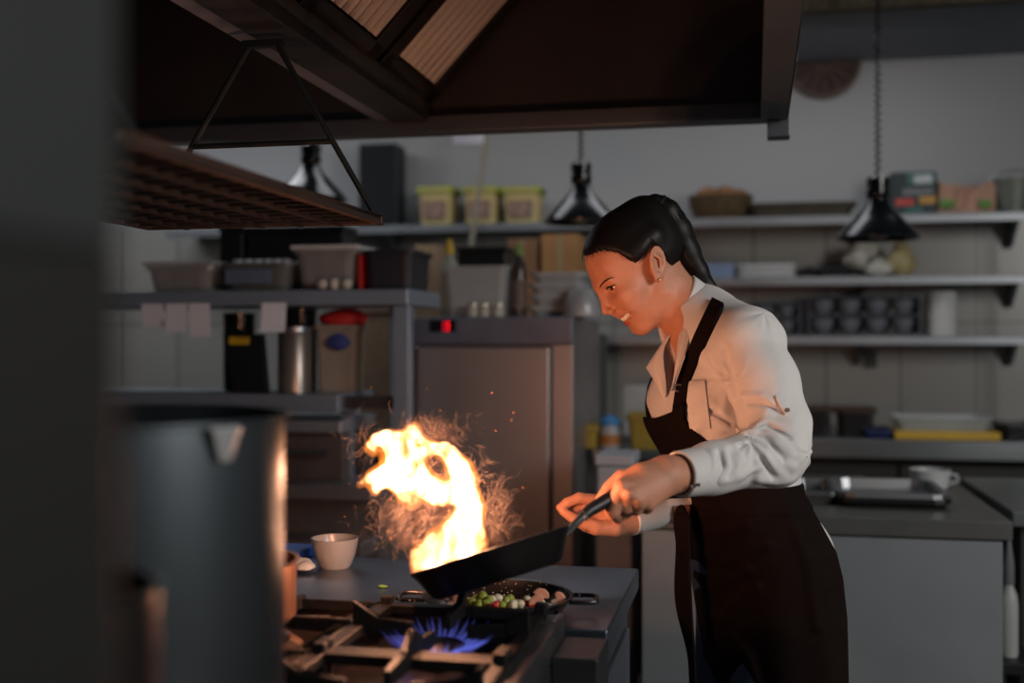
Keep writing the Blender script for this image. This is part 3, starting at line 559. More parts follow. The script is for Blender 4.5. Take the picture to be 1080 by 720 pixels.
MB().lathe([(.02, .001), (.053, 0), (.055, .003), (.055, hh - .003), (.053, hh), (.02, hh)], (c[0], c[1], Z3), 32, closed=True).build('paper', mat('roll_paper', (196, 198, 196), .85), o); MB().lathe([(.0199, .002), (.0199, hh - .001), (.018, hh - .001), (.018, .002)], (c[0], c[1], Z3), 20, closed=True).build('core', CARD, o)
# cardboard boxes behind the fridge, on the lowest shelf's left end
for (xa, ya, xb, yb, cc, lb) in ((571, 247, 610, 300, (150, 108, 66), 'tall brown cardboard box behind the stack of milky tubs'), (535, 252, 566, 300, (128, 92, 64), 'brown cardboard box behind the dark oil bottle'), (437, 258, 462, 300, (140, 116, 92), 'pale cardboard box behind the yellow-capped bottle')):
    lo, hi = fb(xa, ya, xb, 358, 4.3, .22, 1.2); o = thing('cardboard_box', lb, 'box', ((lo[0] + hi[0]) / 2, 4.41, .93))
    MB().box([lo[0], lo[1], .9301], hi).build('box_body', mat('card_%d' % xa, cc, .8, 0, .12, 6), o, bevel=.003)
    MB().box([lo[0] + (hi[0] - lo[0]) * .42, lo[1] - .001, .95], [lo[0] + (hi[0] - lo[0]) * .58, lo[1] - .0001, hi[2]]).build('tape', mat('packing_tape', (150, 128, 96), .3), o)
# wall socket
lo, hi = fb(912, 370, 925, 388, 4.985, .014); o = thing('wall_socket', 'small dark socket on the tiles below the bowl racks', 'socket', lo); MB().box(lo, hi).build('plate', mat('socket_dark', (52, 50, 46), .5), o, bevel=.003)
MB().lathe([(.015, 0), (.013, .006), (0, .006)], ((lo[0] + hi[0]) / 2, 4.985, (lo[2] + hi[2]) / 2), 16, M=Matrix.Rotation(PI / 2, 3, 'X')).build('outlet', BLACKP, o)
# ---------------------------------------------------------------- back counter along the wall
CY0 = 4.32; CZ = Py(900, 463, CY0)[2]
bc_ = thing('back_counter', 'long steel counter along the tiled wall under the shelves', 'counter', (0, 4.66, 0))
CX0 = -2.7; CX1 = 1.6
MB().box((CX0, CY0, CZ - .07), (CX1, 4.995, CZ)).build('counter_top', mat('counter_steel', (116, 120, 122), .35, .8, .1, 4, rvar=.06), bc_, bevel=.004)
MB().box((CX0 + .03, CY0 + .12, .12), (CX1 - .03, 4.99, CZ - .0701)).build('cabinet_body', mat('counter_body_dark', (50, 50, 48), .5, .3), bc_, bevel=.003)
for k_ in range(8):
    xx = CX0 + .05 + k_ * .53; d_ = MB().box((xx, CY0 + .10, .16), (xx + .51, CY0 + .1199, CZ - .10)).build('cabinet_door', mat('counter_door_dark', (46, 46, 44), .45, .3), bc_, bevel=.003)
    MB().tube([[xx + .1, CY0 + .075, CZ - .15], [xx + .4, CY0 + .075, CZ - .15]], .006, 8).build('handle', STEEL, d_)
for xx in np.linspace(CX0 + .1, CX1 - .1, 5): MB().lathe([(.02, 0), (.02, .1199)], (xx, CY0 + .3, 0), 10).build('foot', BLACKP, bc_)
# black crates, blue lid, yellow board, clear tray
for k_, (xa, xb, ya) in enumerate(((838, 880, 430), (882, 926, 431))):
    lo, hi = fb(xa, ya, xb, 462, CY0 + .06, .22, CZ); o = thing('black_crate', 'black crate with an orange rim on the back counter, %s' % ('right behind the cook\'s sleeve' if k_ == 0 else 'beside the yellow board'), 'crate', ((lo[0] + hi[0]) / 2, CY0 + .17, CZ), 'black crates on the back counter')
    MB().tub(((lo[0] + hi[0]) / 2, CY0 + .17, CZ), hi[0] - lo[0] - .02, .2, hi[2] - CZ - .008, .9).build('crate_body', BLACKP, o)
    MB().box((lo[0], CY0 + .06, hi[2] - .0079), (hi[0], CY0 + .28, hi[2])).build('lid', mat('orange_lid', (66, 38, 22), .5), o, bevel=.002)
lo, hi = fb(914, 453, 941, 463, CY0 + .03, .2, CZ); tag(MB().tub(((lo[0] + hi[0]) / 2, CY0 + .13, CZ), hi[0] - lo[0], .18, hi[2] - CZ, .92).build('blue_tray', mat('dark_blue_plastic', (32, 42, 92), .4), None, lo), 'small dark blue tray on the back counter beside the black crates', 'tray')
lo, hi = fb(944, 457, 1056, 465, CY0 + .02, .28, CZ); tag(MB().box(lo, [hi[0], hi[1], CZ + .03]).build('cutting_board', mat('yellow_board', (196, 158, 46), .5, 0, .06), None, lo, bevel=.005), 'long yellow cutting board on the back counter', 'cutting board')
lo, hi = fb(942, 446, 1050, 458, CY0 + .05, .22, CZ + .0301); o = tag(MB().tub(((lo[0] + hi[0]) / 2, CY0 + .16, CZ + .0301), hi[0] - lo[0] - .02, .2, .05, .92).build('clear_tray', mat('tray_clear', (170, 176, 176), .3, 0, .1, alpha=.7), None, lo), 'shallow clear tray lying on the yellow cutting board', 'tray')
lo, hi = fb(1058, 447, 1100, 459, CY0 + .05, .22, CZ); tag(MB().tub(((lo[0] + hi[0]) / 2, CY0 + .16, CZ), hi[0] - lo[0], .2, .06, .92).build('black_tray', BLACKP, None, lo), 'black tray on the back counter, right of the yellow board', 'tray')
# ---------------------------------------------------------------- prep counter behind the cook
PX0, PX1, PY0, PY1, PZ_ = -.30, .604, 2.90, 3.70, .87
pcn = thing('prep_counter', 'grey steel prep counter right behind the cook', 'counter', ((PX0 + PX1) / 2, (PY0 + PY1) / 2, 0))
PCM = mat('prep_steel', (140, 144, 148), .42, .45, .08, 4, rvar=.05)
MB().box((PX0, PY0, PZ_ - .045), (PX1, PY1, PZ_)).build('counter_top', mat('prep_top', (108, 108, 106), .36, .6, .12, 4, rvar=.06), pcn, bevel=.003)
MB().box((PX0 + .02, PY0 + .03, .08), (PX1 - .02, PY1 - .02, PZ_ - .0451)).build('body', PCM, pcn, bevel=.003)
MB().box((PX0 + .02, PY0 + .012, .10), (PX1 - .02, PY0 + .0299, PZ_ - .05)).build('front_panel', PCM, pcn, bevel=.003)
MB().box((PX0 + .05, PY0 + .08, 0), (PX1 - .05, PY1 - .08, .0799)).build('plinth', BLACKP, pcn)
# second counter past it
QX0 = Py(1052, 527, 3.35)[0]
q2 = thing('side_counter', 'dark counter end at the right edge beyond the prep counter', 'counter', (QX0 + .4, 3.6, 0))
MB().box((QX0 + .012, 3.22, .81), (QX0 + .8, 4.0, .85)).build('counter_top', mat('counter_steel'), q2, bevel=.003); MB().box((QX0 + .04, 3.26, .0), (QX0 + .78, 3.98, .8099)).build('body', mat('counter_body_dark'), q2, bevel=.003)
bottle('spray_bottle', 'grey spray bottle standing in the gap right of the prep counter', 1064, 565, 645, 3.02, .52, .022, mat('grey_bottle', (150, 152, 150), .4), mat('bottle_collar', (90, 92, 92), .5), .4, .5)
o = bpy.data.objects['spray_bottle']; sh = thing('low_stool', 'dark step stool in the gap right of the prep counter', 'stool', (ORI['spray_bottle'][0] + .0, 3.02, 0))
c = ORI['spray_bottle']; MB().box((c[0] - .035, 2.95, .49), (c[0] + .06, 3.12, .5199)).build('seat', BLACKP, sh, bevel=.004)
for xx in (c[0] - .03, c[0] + .045):
    for yy in (2.96, 3.10): MB().box((xx, yy, 0), (xx + .012, yy + .012, .4899)).build('leg', BLACKP, sh)
# tray with glossy lid and cup on the prep counter
lo, hi = fb(884, 524, 1004, 534, 3.06, .38, PZ_); cxx = (lo[0] + hi[0]) / 2
tr = thing('serving_tray', 'shallow black-edged steel tray on the prep counter', 'tray', (cxx, 3.25, PZ_))
MB().tub((cxx, 3.25, PZ_), hi[0] - lo[0], .36, .026, .96).build('tray_body', mat('tray_dark', (44, 44, 44), .35, .6), tr)
MB().tub((cxx, 3.25, PZ_ + .005), (hi[0] - lo[0]) * .93, .33, .032, .97, lip=.012).build('steel_insert', mat('shiny_steel', (150, 152, 154), .42, 1.0, .08, 5), tr)
lo2, hi2 = fb(846, 513, 880, 531, 3.1, .3, PZ_); tag(MB().tub(((lo2[0] + hi2[0]) / 2, 3.25, PZ_), hi2[0] - lo2[0], .28, .035, .95).build('steel_pan', mat('counter_steel'), None, lo2), 'shallow steel pan on the prep counter beside the cook\'s apron', 'pan')
c = Py(984, 514, 3.44); c = np.array([c[0], 3.50, PZ_]); cu = thing('white_cup', 'white cup on the prep counter behind the steel tray', 'cup', c)
MB().lathe([(0, .002), (.04, 0), (.05, .006), (.057, .05), (.058, .058), (.055, .058), (.047, .01), (0, .006)], c, 32).build('cup_body', mat('cup_white', (176, 178, 180), .4), cu)
MB().tube([c + np.array([.055, 0, .045]), c + np.array([.075, 0, .042]), c + np.array([.078, 0, .025]), c + np.array([.054, 0, .015])], .004, 8).build('handle', mat('cup_white'), cu)
# ---------------------------------------------------------------- things between fridge and cook
tag(MB().box(fb(606, 352, 633, 560, 4.09, .2, 0)[0], fb(606, 352, 633, 560, 4.09, .2, 0)[1]).build('dark_locker', mat('locker_grey', (66, 70, 68), .6, .1), None, (Py(620, 500, 4.09)[0], 4.19, 0), bevel=.004), 'narrow dark grey locker right of the fridge cabinet', 'locker')
# low table holding the yellow tubs
lw = thing('low_table', 'low dark steel table between the fridge and the cook', 'table', (Py(650, 480, 3.6)[0], 3.72, 0)); lx0 = Py(600, 480, 3.58)[0]; lx1 = Py(735, 480, 3.58)[0]; LZ = Py(650, 478, 3.6)[2]
MB().box((lx0 + .06, 3.71, LZ - .03), (lx1, 3.92, LZ)).build('table_top', mat('counter_steel'), lw, bevel=.003)
for xx in (lx0 + .07, lx1 - .03):
    for yy in (3.72, 3.89): MB().box((xx, yy, 0), (xx + .02, yy + .02, LZ - .0301)).build('leg', STEELD, lw)
for (xa, xb, ya, lb) in ((605, 629, 448, 'yellow tub on the low table beside the fridge'), (662, 704, 436, 'yellow tub on the low table behind the apron bib')):
    lo, hi = fb(xa, ya, xb, 478, 3.74, .14, LZ); o = thing('yellow_container', lb, 'container', ((lo[0] + hi[0]) / 2, 3.81, LZ)); MB().tub(((lo[0] + hi[0]) / 2, 3.81, LZ), hi[0] - lo[0], .12, (hi[2] - LZ) * .9, .9).build('tub_body', mat('tub_mustard', (140, 120, 44), .5), o); MB().box((lo[0] - .004, 3.745, LZ + (hi[2] - LZ) * .88), (hi[0] + .004, 3.875, hi[2])).build('lid', mat('tub_mustard'), o, bevel=.005)
bottle('detergent_bottle', 'bottle with a blue cap and amber base between the yellow tubs', 643, 437, 479, 3.78, LZ, .034, mat('bottle_white', (150, 152, 158), .4), mat('blue_cap', (42, 120, 178), .4), .3, .85, mat('amber_label', (150, 96, 40), .5))
lo, hi = fb(628, 480, 667, 620, 3.12, .18, 0); wb_ = thing('waste_bin', 'slim pale grey bin behind the cook\'s hands', 'bin', ((lo[0] + hi[0]) / 2, 3.2, 0))
MB().box(lo, hi - [0, 0, .03]).build('bin_body', mat('bin_grey', (150, 154, 162), .55), wb_, bevel=.012); MB().box([lo[0] - .003, lo[1] - .003, hi[2] - .0299], [hi[0] + .003, hi[1] + .003, hi[2]]).build('lid', mat('bin_lid', (158, 162, 170), .5), wb_, bevel=.006)
lo, hi = fb(657, 408, 694, 440, 4.36, .2, CZ); tag(MB().box([lo[0], lo[1], CZ], hi).build('white_box', mat('white_card', (160, 160, 158), .7), None, lo, bevel=.004), 'white box on the back counter, seen past the cook\'s chest', 'box')
# ---------------------------------------------------------------- left: pass gantry and counters
GY = 3.05
zG = Py(280, 306, GY)[2]; gx0 = -2.35; gx1 = Py(430, 330, GY)[0]
ga = thing('pass_gantry', 'steel pass gantry with a long upper shelf left of the fridge', 'shelf unit', ((gx0 + gx1) / 2, 3.2, .9))
GM = mat('gantry_steel', (138, 150, 164), .4, .5, .08, 4, rvar=.05)
MB().box((gx0, GY, zG - .045), (gx1, GY + .34, zG)).build('upper_shelf', GM, ga, bevel=.004)
MB().box((gx1 - .05, GY + .02, .9), (gx1 - .003, GY + .065, zG - .0451)).build('post', GM, ga, bevel=.003)
MB().box((gx1 - .14, GY + .27, .9), (gx1 - .095, GY + .315, zG - .0451)).build('post', GM, ga, bevel=.003)
gm1 = Py(357, 420, GY)[0]; zB = Py(250, 415, GY)[2]
MB().box((gx0, GY, zB - .05), (gm1, GY + .30, zB)).build('lower_shelf', GM, ga, bevel=.004)
MB().box((gm1 + .0001, GY + .04, zB - .04), (gx1 - .0501, GY + .06, zB - .005)).build('cross_bar', mat('gantry_bar_dark', (66, 62, 62), .5, .5), ga)
MB().box((gm1 - .03, GY + .1, .9), (gm1, GY + .14, zB - .0501)).build('lower_post', GM, ga)
lk = thing('kitchen_range', 'low steel kitchen range with drawers under the pass gantry', 'counter', ((gx0 + gx1) / 2, 3.2, 0)); KM = mat('range_steel', (160, 164, 170), .4, .7, .1, 4, rvar=.06)
lx1_ = Py(392, 500, 2.98)[0]
MB().box((gx0, 2.98, .86), (lx1_, 3.42, .90)).build('counter_top', KM, lk, bevel=.004)
MB().box((gx0 + .01, 3.06, .1), (lx1_ - .01, 3.41, .8599)).build('body', mat('range_body', (112, 110, 110), .45, .4), lk)
MB().box((gx0 + .02, 2.93, .71), (lx1_ - .01, 3.0599, .755)).build('pull_ledge', KM, lk, bevel=.004)
for k_ in range(3):
    xx = lx1_ - .05 - (k_ + 1) * .40; d_ = MB().box((xx, 3.035, .16), (xx + .38, 3.0599, .68)).build('drawer', mat('range_drawer', (124, 128, 134), .4, .5), lk, bevel=.003)
    for j in range(8): MB().box((xx + .03 + j * .042, 3.026, .22), (xx + .045 + j * .042, 3.0349, .62)).build('vent_slot', BLACKP, d_)
# appliance block under the lower shelf
lo, hi = fb(300, 438, 362, 505, 3.1, .3, .90); ap_ = thing('countertop_grill', 'dark steel countertop appliance under the gantry\'s lower shelf', 'appliance', ((lo[0] + hi[0]) / 2, 3.3, .90))
lo[0] -= .35
MB().box(lo, [hi[0], hi[1], hi[2] - .05]).build('appliance_body', mat('appliance_dark', (100, 92, 90), .45, .4), ap_, bevel=.004); MB().box([lo[0] - .005, lo[1] - .03, hi[2] - .0499], [hi[0] + .005, hi[1], hi[2] - .012]).build('top_lid', KM, ap_, bevel=.006)
MB().tube([[lo[0] + .1, lo[1] - .03, .98], [hi[0] - .03, lo[1] - .03, .98]], .008, 8).build('handle', STEEL, ap_)
# containers on the gantry shelf
def tubthing(name, label, x0, y0, x1, y1, Y, dp, z, mt, lid=None, cat='container', taper=.88):
    lo, hi = fb(x0, y0, x1, y1, Y, dp, z); c = np.array([(lo[0] + hi[0]) / 2, Y + dp / 2, z]); o = thing(name, label, cat, c); w = hi[0] - lo[0] - .02; lt_ = .014 if lid else 0
    MB().tub(c, w, dp - .02, hi[2] - z - lt_, taper).build('tub_body', mt, o)
    if lid: MB().box((lo[0] + .002, Y, hi[2] - lt_ + .0001), (hi[0] - .002, Y + dp, hi[2])).build('lid', lid, o, bevel=.004)
    return o, lo, hi
TC = mat('container_clear', (150, 146, 144), .3, 0, .1, 14, alpha=.55)
tubthing('clear_container', 'shallow clear container on the gantry shelf, farthest from the fridge', 148, 275, 224, 304, GY + .04, .24, zG, TC, mat('lid_clear', (160, 158, 156), .3, 0, .1, alpha=.6))
o, lo, hi = tubthing('grey_tub', 'grey tub filled with white cups on the gantry shelf', 227, 277, 306, 304, GY + .04, .24, zG, mat('tub_grey', (88, 88, 84), .45, 0, .1))
MB().box((lo[0] + .03, GY + .0425, lo[2] + .022), (lo[0] + .17, GY + .055, hi[2] - .018)).build('blue_panel', mat('tub_blue_panel', (92, 106, 128), .5), o)
w = hi[0] - lo[0] - .05
for i in range(6):
    for j in range(2):
        cc = np.array([lo[0] + .035 + w * (i + .3 + .4 * (j % 2)) / 6, GY + .10 + .10 * j, hi[2] - .02])
        tag(MB().lathe([(.019, 0), (.0195, .004), (.015, .03), (.011, .034), (0, .034)], cc, 16).build('white_cup', mat('small_cup_white', (190, 192, 198), .5), None, cc), 'small white cup turned over in the grey tub', 'cup', 'white cups in the grey tub')
tubthing('lidded_container', 'large clear container with a white lid on the gantry shelf', 305, 258, 377, 304, GY + .04, .26, zG, TC, mat('lid_white', (186, 186, 186), .5))
lo, hi = fb(379, 263, 437, 304, GY + .03, .22, zG); o = thing('black_bin', 'black plastic bin with a red edge at the end of the gantry shelf', 'container', ((lo[0] + hi[0]) / 2, GY + .14, zG))
MB().tub(((lo[0] + hi[0]) / 2, GY + .14, zG), hi[0] - lo[0] - .02, .2, hi[2] - zG, .93).build('bin_body', mat('bin_black', (34, 35, 42), .5), o); MB().box((lo[0] - .008, GY + .05, zG), (lo[0] - .001, GY + .2, hi[2] - .01)).build('red_edge', mat('red_plastic', (190, 40, 40), .5), o)
for k_, px_ in enumerate((340, 352, 365)):
    c = Py(px_, 302, GY + .02); tag(MB().blob((c[0], c[1], zG + .017), (.017, .014, .017), wob=.12, seed=k_).build('garlic_bulb', mat('garlic_white', (176, 172, 164), .6, 0, .08), None, (c[0], c[1], zG)), 'whitish garlic bulb at the front edge of the gantry shelf', 'garlic', 'garlic bulbs on the gantry shelf')
# black bins on the lower wall shelf behind
for (xa, xb, lb) in ((244, 268, 'small black canister behind the grey tub of cups'), (272, 372, 'wide black box behind the grey tub and lidded container')):
    lo, hi = fb(xa, 241, xb, 275, 3.45, .14, .93 if 0 else zG); 
    o = thing('black_canister' if xa == 244 else 'black_case', lb, 'container', ((lo[0] + hi[0]) / 2, 3.32, zG)); lo[1] = GY + .315; hi[1] = GY + .338 + .1
    MB().box(lo, hi - [0, 0, .02]).build('case_body', BLACKP, o, bevel=.006); MB().box([lo[0] - .003, lo[1] - .003, hi[2] - .0199], hi + [.003, .003, 0]).build('lid', BLACKP, o, bevel=.004)
# order tickets hanging under the shelf
TK = mat('ticket_paper', (214, 218, 228), .7, 0, .05)
for k_, (xa, xb, yb, lb) in enumerate(((147, 170, 344, 'white order ticket hanging under the gantry shelf, farthest from the fridge'), (173, 195, 350, 'white order ticket hanging second from the dark partition'), (197, 219, 355, 'longest white order ticket under the gantry shelf'), (274, 300, 350, 'white order ticket hanging alone between the black pots'))):
    lo, hi = fb(xa, 322, xb, yb, GY - .0135, .0015); hi[2] = zG - .036
    n = 7; vs = []; 
    for i in range(n):
        zz = hi[2] + (lo[2] - hi[2]) * i / (n - 1); yy = lo[1] - .012 * (i / (n - 1))**2 * (1 if k_ % 2 else -.6) + .012
        vs += [(lo[0], yy, zz), (hi[0], yy, zz), (hi[0], yy + .0012, zz), (lo[0], yy + .0012, zz)]
    fs = [(0, 1, 2, 3), tuple(4 * (n - 1) + q for q in (3, 2, 1, 0))]
    for i in range(n - 1):
        for q in range(4): fs.append((4 * i + q, 4 * i + 4 + q, 4 * i + 4 + (q + 1) % 4, 4 * i + (q + 1) % 4))
    tag(MB().add(vs, fs, True).build('hanging_ticket', TK, None, ((lo[0] + hi[0]) / 2, lo[1], hi[2])), lb, 'ticket', 'order tickets under the gantry')
# pots and things standing behind on the back counter / lower shelf
GB = GY + .12
c = Py(311, 415, GB); o = thing('steel_canister', 'short steel canister on the gantry\'s lower shelf', 'canister', (c[0], GB, zB)); hh = Py(311, 345, GB)[2] - zB
MB().lathe([(0, 0), (.05, 0), (.05, hh * .9), (.046, hh * .93), (0, hh * .93)], (c[0], GB, zB), 28).build('canister_body', mat('canister_steel', (150, 140, 132), .35, .8), o); MB().lathe([(.052, hh * .931), (.052, hh), (0, hh)], (c[0], GB, zB), 28).build('lid', STEEL, o)
for (px_, y0, lb) in ((253, 330, 'black cylinder pot under the gantry shelf, beside the steel canister'), (318, 326, 'black cylinder pot behind the hanging ticket, next to the red bag')):
    c = Py(px_, 415, GB + .12); o = thing('black_pot', lb, 'pot', (c[0], GB + .115, zB)); hh = Py(px_, y0, GB + .115)[2] - zB
    MB().lathe([(0, 0), (.045, 0), (.048, .006), (.048, hh * .9), (.05, hh), (.044, hh), (.042, .01), (0, .008)], (c[0], GB + .115, zB), 28).build('pot_body', BLACKM, o)
# black binder with a yellow tag
a0, a1 = Py(236, 352, GB - .03), Py(278, 352, GB - .03); b0_, b1_ = Py(247, 409, GB - .08), Py(283, 409, GB - .08)
o = thing('menu_binder', 'black binder with a yellow tag leaning under the gantry', 'binder', ((b0_[0] + b1_[0]) / 2, GB - .07, zB)); zt_ = a0[2]
MB().hexa([np.array([b0_[0], GB - .09, zB]), np.array([b1_[0], GB - .09, zB]), np.array([b1_[0], GB - .065, zB]), np.array([b0_[0], GB - .065, zB])], [np.array([a0[0], GB - .04, zt_]), np.array([a1[0], GB - .04, zt_]), np.array([a1[0], GB - .015, zt_]), np.array([a0[0], GB - .015, zt_])]).build('cover', BLACKP, o, bevel=.003)
q0_, q1_ = Py(243, 355, GB - .046), Py(263, 363, GB - .046); MB().box((q0_[0], GB - .052, q1_[2]), (q1_[0], GB - .0435, q0_[2])).build('yellow_tag', mat('tag_yellow', (210, 176, 40), .5), o)
# red bag with blue patch, woven basket
c = Py(354, 345, GB + .05); m = MB(); 
lo, hi = fb(330, 325, 378, 415, GB + .02, .1, zB); hgt = hi[2] - zB; o = thing('shopping_bag', 'red and white bag with a blue patch under the gantry shelf', 'bag', ((lo[0] + hi[0]) / 2, GB + .07, zB)); cxx = (lo[0] + hi[0]) / 2
MB().blob((cxx, GB + .07, zB + hgt * .86), ((hi[0] - lo[0]) * .5, .045, hgt * .15), 20, 12, wob=.14, seed=2).build('red_top', mat('red_bag', (205, 52, 52), .5, 0, .15), o)
MB().tub((cxx, GB + .07, zB), (hi[0] - lo[0]) * .9, .1, hgt * .80, .9).build('bag_body', mat('bag_beige', (138, 126, 114), .7, 0, .15), o)
MB().blob((cxx + .012, GB + .015, zB + hgt * .60), ((hi[0] - lo[0]) * .28, .012, hgt * .1), wob=.15, seed=3).build('blue_patch', mat('blue_patch', (48, 62, 120), .6), o)
lo, hi = fb(380, 326, 413, 408, 4.37, .16, CZ); tag(MB().tub(((lo[0] + hi[0]) / 2, 4.45, CZ), .17, .15, hi[2] - CZ, .92).build('wicker_crate', mat('wicker_beige', (128, 108, 88), .8, 0, .3, 80), None, ((lo[0] + hi[0]) / 2, 4.45, CZ)), 'tall beige wicker box on the back counter behind the gantry post', 'basket')
# white strip beside bins
# ---------------------------------------------------------------- heat lamps on their cords
def heat_lamp(px, py_rim, Y, rpx, ycord, label, top=2.48):
    c = Py(px, py_rim, Y); d = float(np.dot(c - CAMP, Fv)); s = d / 1200.0; r = rpx * s; o = thing('heat_lamp', label, 'lamp', (c[0], c[1], c[2]), 'heat lamps over the pass')
    MB().lathe([(r, 0), (r * 1.01, .006), (r * .93, .022), (r * .62, .062), (r * .34, .10), (r * .25, .125), (r * .25, .128), (r * .20, .118), (r * .32, .092), (r * .6, .055), (r * .9, .016), (r * .97, 0)], c, 44, closed=True).build('lamp_shade', mat('lamp_black', (14, 20, 24), .22, .3, .1, coat=.6), o)
    MB().lathe([(r * .255, .1281), (r * .28, .135), (r * .28, .16), (r * .24, .163), (r * .24, .168), (r * .28, .171), (r * .28, .195), (r * .2, .205), (0, .21)], c, 28).build('socket_housing', BLACKM, o)
    MB().blob(c + [0, 0, .045], (.045, .045, .05), 16, 10).build('bulb', mat('lamp_bulb', (120, 110, 104), .2), o)
    n = 160; L_ = top - c[2] - .205; pts = []
    for i in range(n):
        a = i * 1.0; pts.append([c[0] + .0075 * math.cos(a), c[1] + .0075 * math.sin(a), c[2] + .205 + L_ * i / (n - 1)])
    MB().tube(pts, .0042, 6).build('coiled_cord', mat('cord_black', (16, 18, 20), .5), o)
heat_lamp(926, 252, 3.86, 43, 0, 'black heat lamp hanging over the prep counter, alone on the cook\'s right')
heat_lamp(613, 235, 3.78, 39, 0, 'black heat lamp hanging just over the cook\'s forehead')
heat_lamp(328, 212, 3.78, 38, 0, 'black heat lamp glimpsed through the hanging rack\'s bracket')
# exhaust vent high on the wall and a dark batten on the ceiling
c = Py(869, 71, 4.985); o = thing('wall_vent', 'round brown vent grille high on the wall by the ceiling', 'vent', c)
rv = 38 * float(np.dot(c - CAMP, Fv)) / 1200
def half(r0, r1, y0, y1):
    m = MB(); n = 24; A = np.linspace(PI, 2 * PI, n); 
    for i in range(n - 1):
        q = [np.array([c[0] + r * math.cos(a), y, c[2] + .02 + r * math.sin(a)]) for y in (y0, y1) for r, a in ((r0, A[i]), (r1, A[i]), (r1, A[i + 1]), (r0, A[i + 1]))]
        m.hexa(q[:4], q[4:])
    return m
VM = mat('vent_brown', (84, 66, 58), .7, 0, .2, 20)
half(rv * .9, rv, 4.965, 4.999).build('vent_ring', VM, o); half(.002, rv * .899, 4.985, 4.999).build('back_plate', mat('vent_dark', (58, 46, 42), .8, 0, .3, 25), o)
for k_ in range(7):
    a = PI + PI * (k_ + .5) / 7; MB().tube([[c[0] + rv * .12 * math.cos(a), 4.975, c[2] + .02 + rv * .12 * math.sin(a)], [c[0] + rv * .89 * math.cos(a), 4.975, c[2] + .02 + rv * .89 * math.sin(a)]], .008, 6).build('vent_spoke', VM, o)
b0 = Pz(960, 2, 2.46); tag(MB().box((b0[0] - .75, b0[1] - .03, 2.44), (b0[0] + .7, b0[1] + .02, 2.4799)).build('ceiling_batten', mat('batten_brown', (70, 62, 44), .7, 0, .5, 30), None, (b0[0], b0[1], 2.46)), 'narrow brown batten across the ceiling above the hanging lamp', 'batten')
# ================================================================ distance-field modelling: smooth unions meshed with surface nets
def _n(a): return np.sqrt(np.einsum('ij,ij->i', a, a))
def ell(c, r, M=None):
    c = np.array(c, float); r = np.array(r, float); Mt = None if M is None else np.array(M, float)
    def f(p):
        q = p - c
        if Mt is not None: q = q @ Mt
        k0 = _n(q / r); k1 = _n(q / (r * r)); return k0 * (k0 - 1) / np.maximum(k1, 1e-9)
    return f
def cap(a, b, ra, rb=None):
    a = np.array(a, float); b = np.array(b, float); rb = ra if rb is None else rb; ba = b - a; L2 = float(ba @ ba) + 1e-12
    def f(p):
        pa = p - a; h = np.clip(pa @ ba / L2, 0, 1); return _n(pa - h[:, None] * ba) - (ra + (rb - ra) * h)
    return f
def chain(pts, rs, k=.0):
    fs = [cap(pts[i], pts[i + 1], rs[i], rs[i + 1]) for i in range(len(pts) - 1)]
    def f(p):
        d = fs[0](p)
        for g in fs[1:]: d = smin(d, g(p), k)
        return d
    A = np.array(pts, float); c0 = (A.min(0) + A.max(0)) / 2; R0 = np.linalg.norm(A - c0, axis=1).max() + max(rs)
    return culled(f, c0, R0) if len(pts) > 2 else f
def smin(a, b, k):
    if k <= 0: return np.minimum(a, b)
    h = np.maximum(k - np.abs(a - b), 0) / k; return np.minimum(a, b) - h * h * k * .25
def smax(a, b, k): return -smin(-a, -b, k)
def union(items):   # [(f,k),...]
    def f(p):
        d = None
        for it in items:
            g, k = it[0], it[1]; v = g(p)
            d = v if d is None else (smax(d, -v, k) if len(it) > 2 and it[2] == '-' else smin(d, v, k))
        return d
    return f
def culled(f, c, R, m=.05):
    c = np.array(c, float)
    def g(p):
        d = _n(p - c) - R; k = d < m; out = d
        if k.any(): out = d.copy(); out[k] = f(p[k])
        return out
    return g
def grad(f, P_, e=5e-4):
    K = np.array([[1, -1, -1], [-1, -1, 1], [-1, 1, -1], [1, 1, 1]], float); g = 0
    for k in K: g = g + f(P_ + e * k)[:, None] * k
    return g / (_n(g)[:, None] + 1e-12), _n(g) / (4 * e)
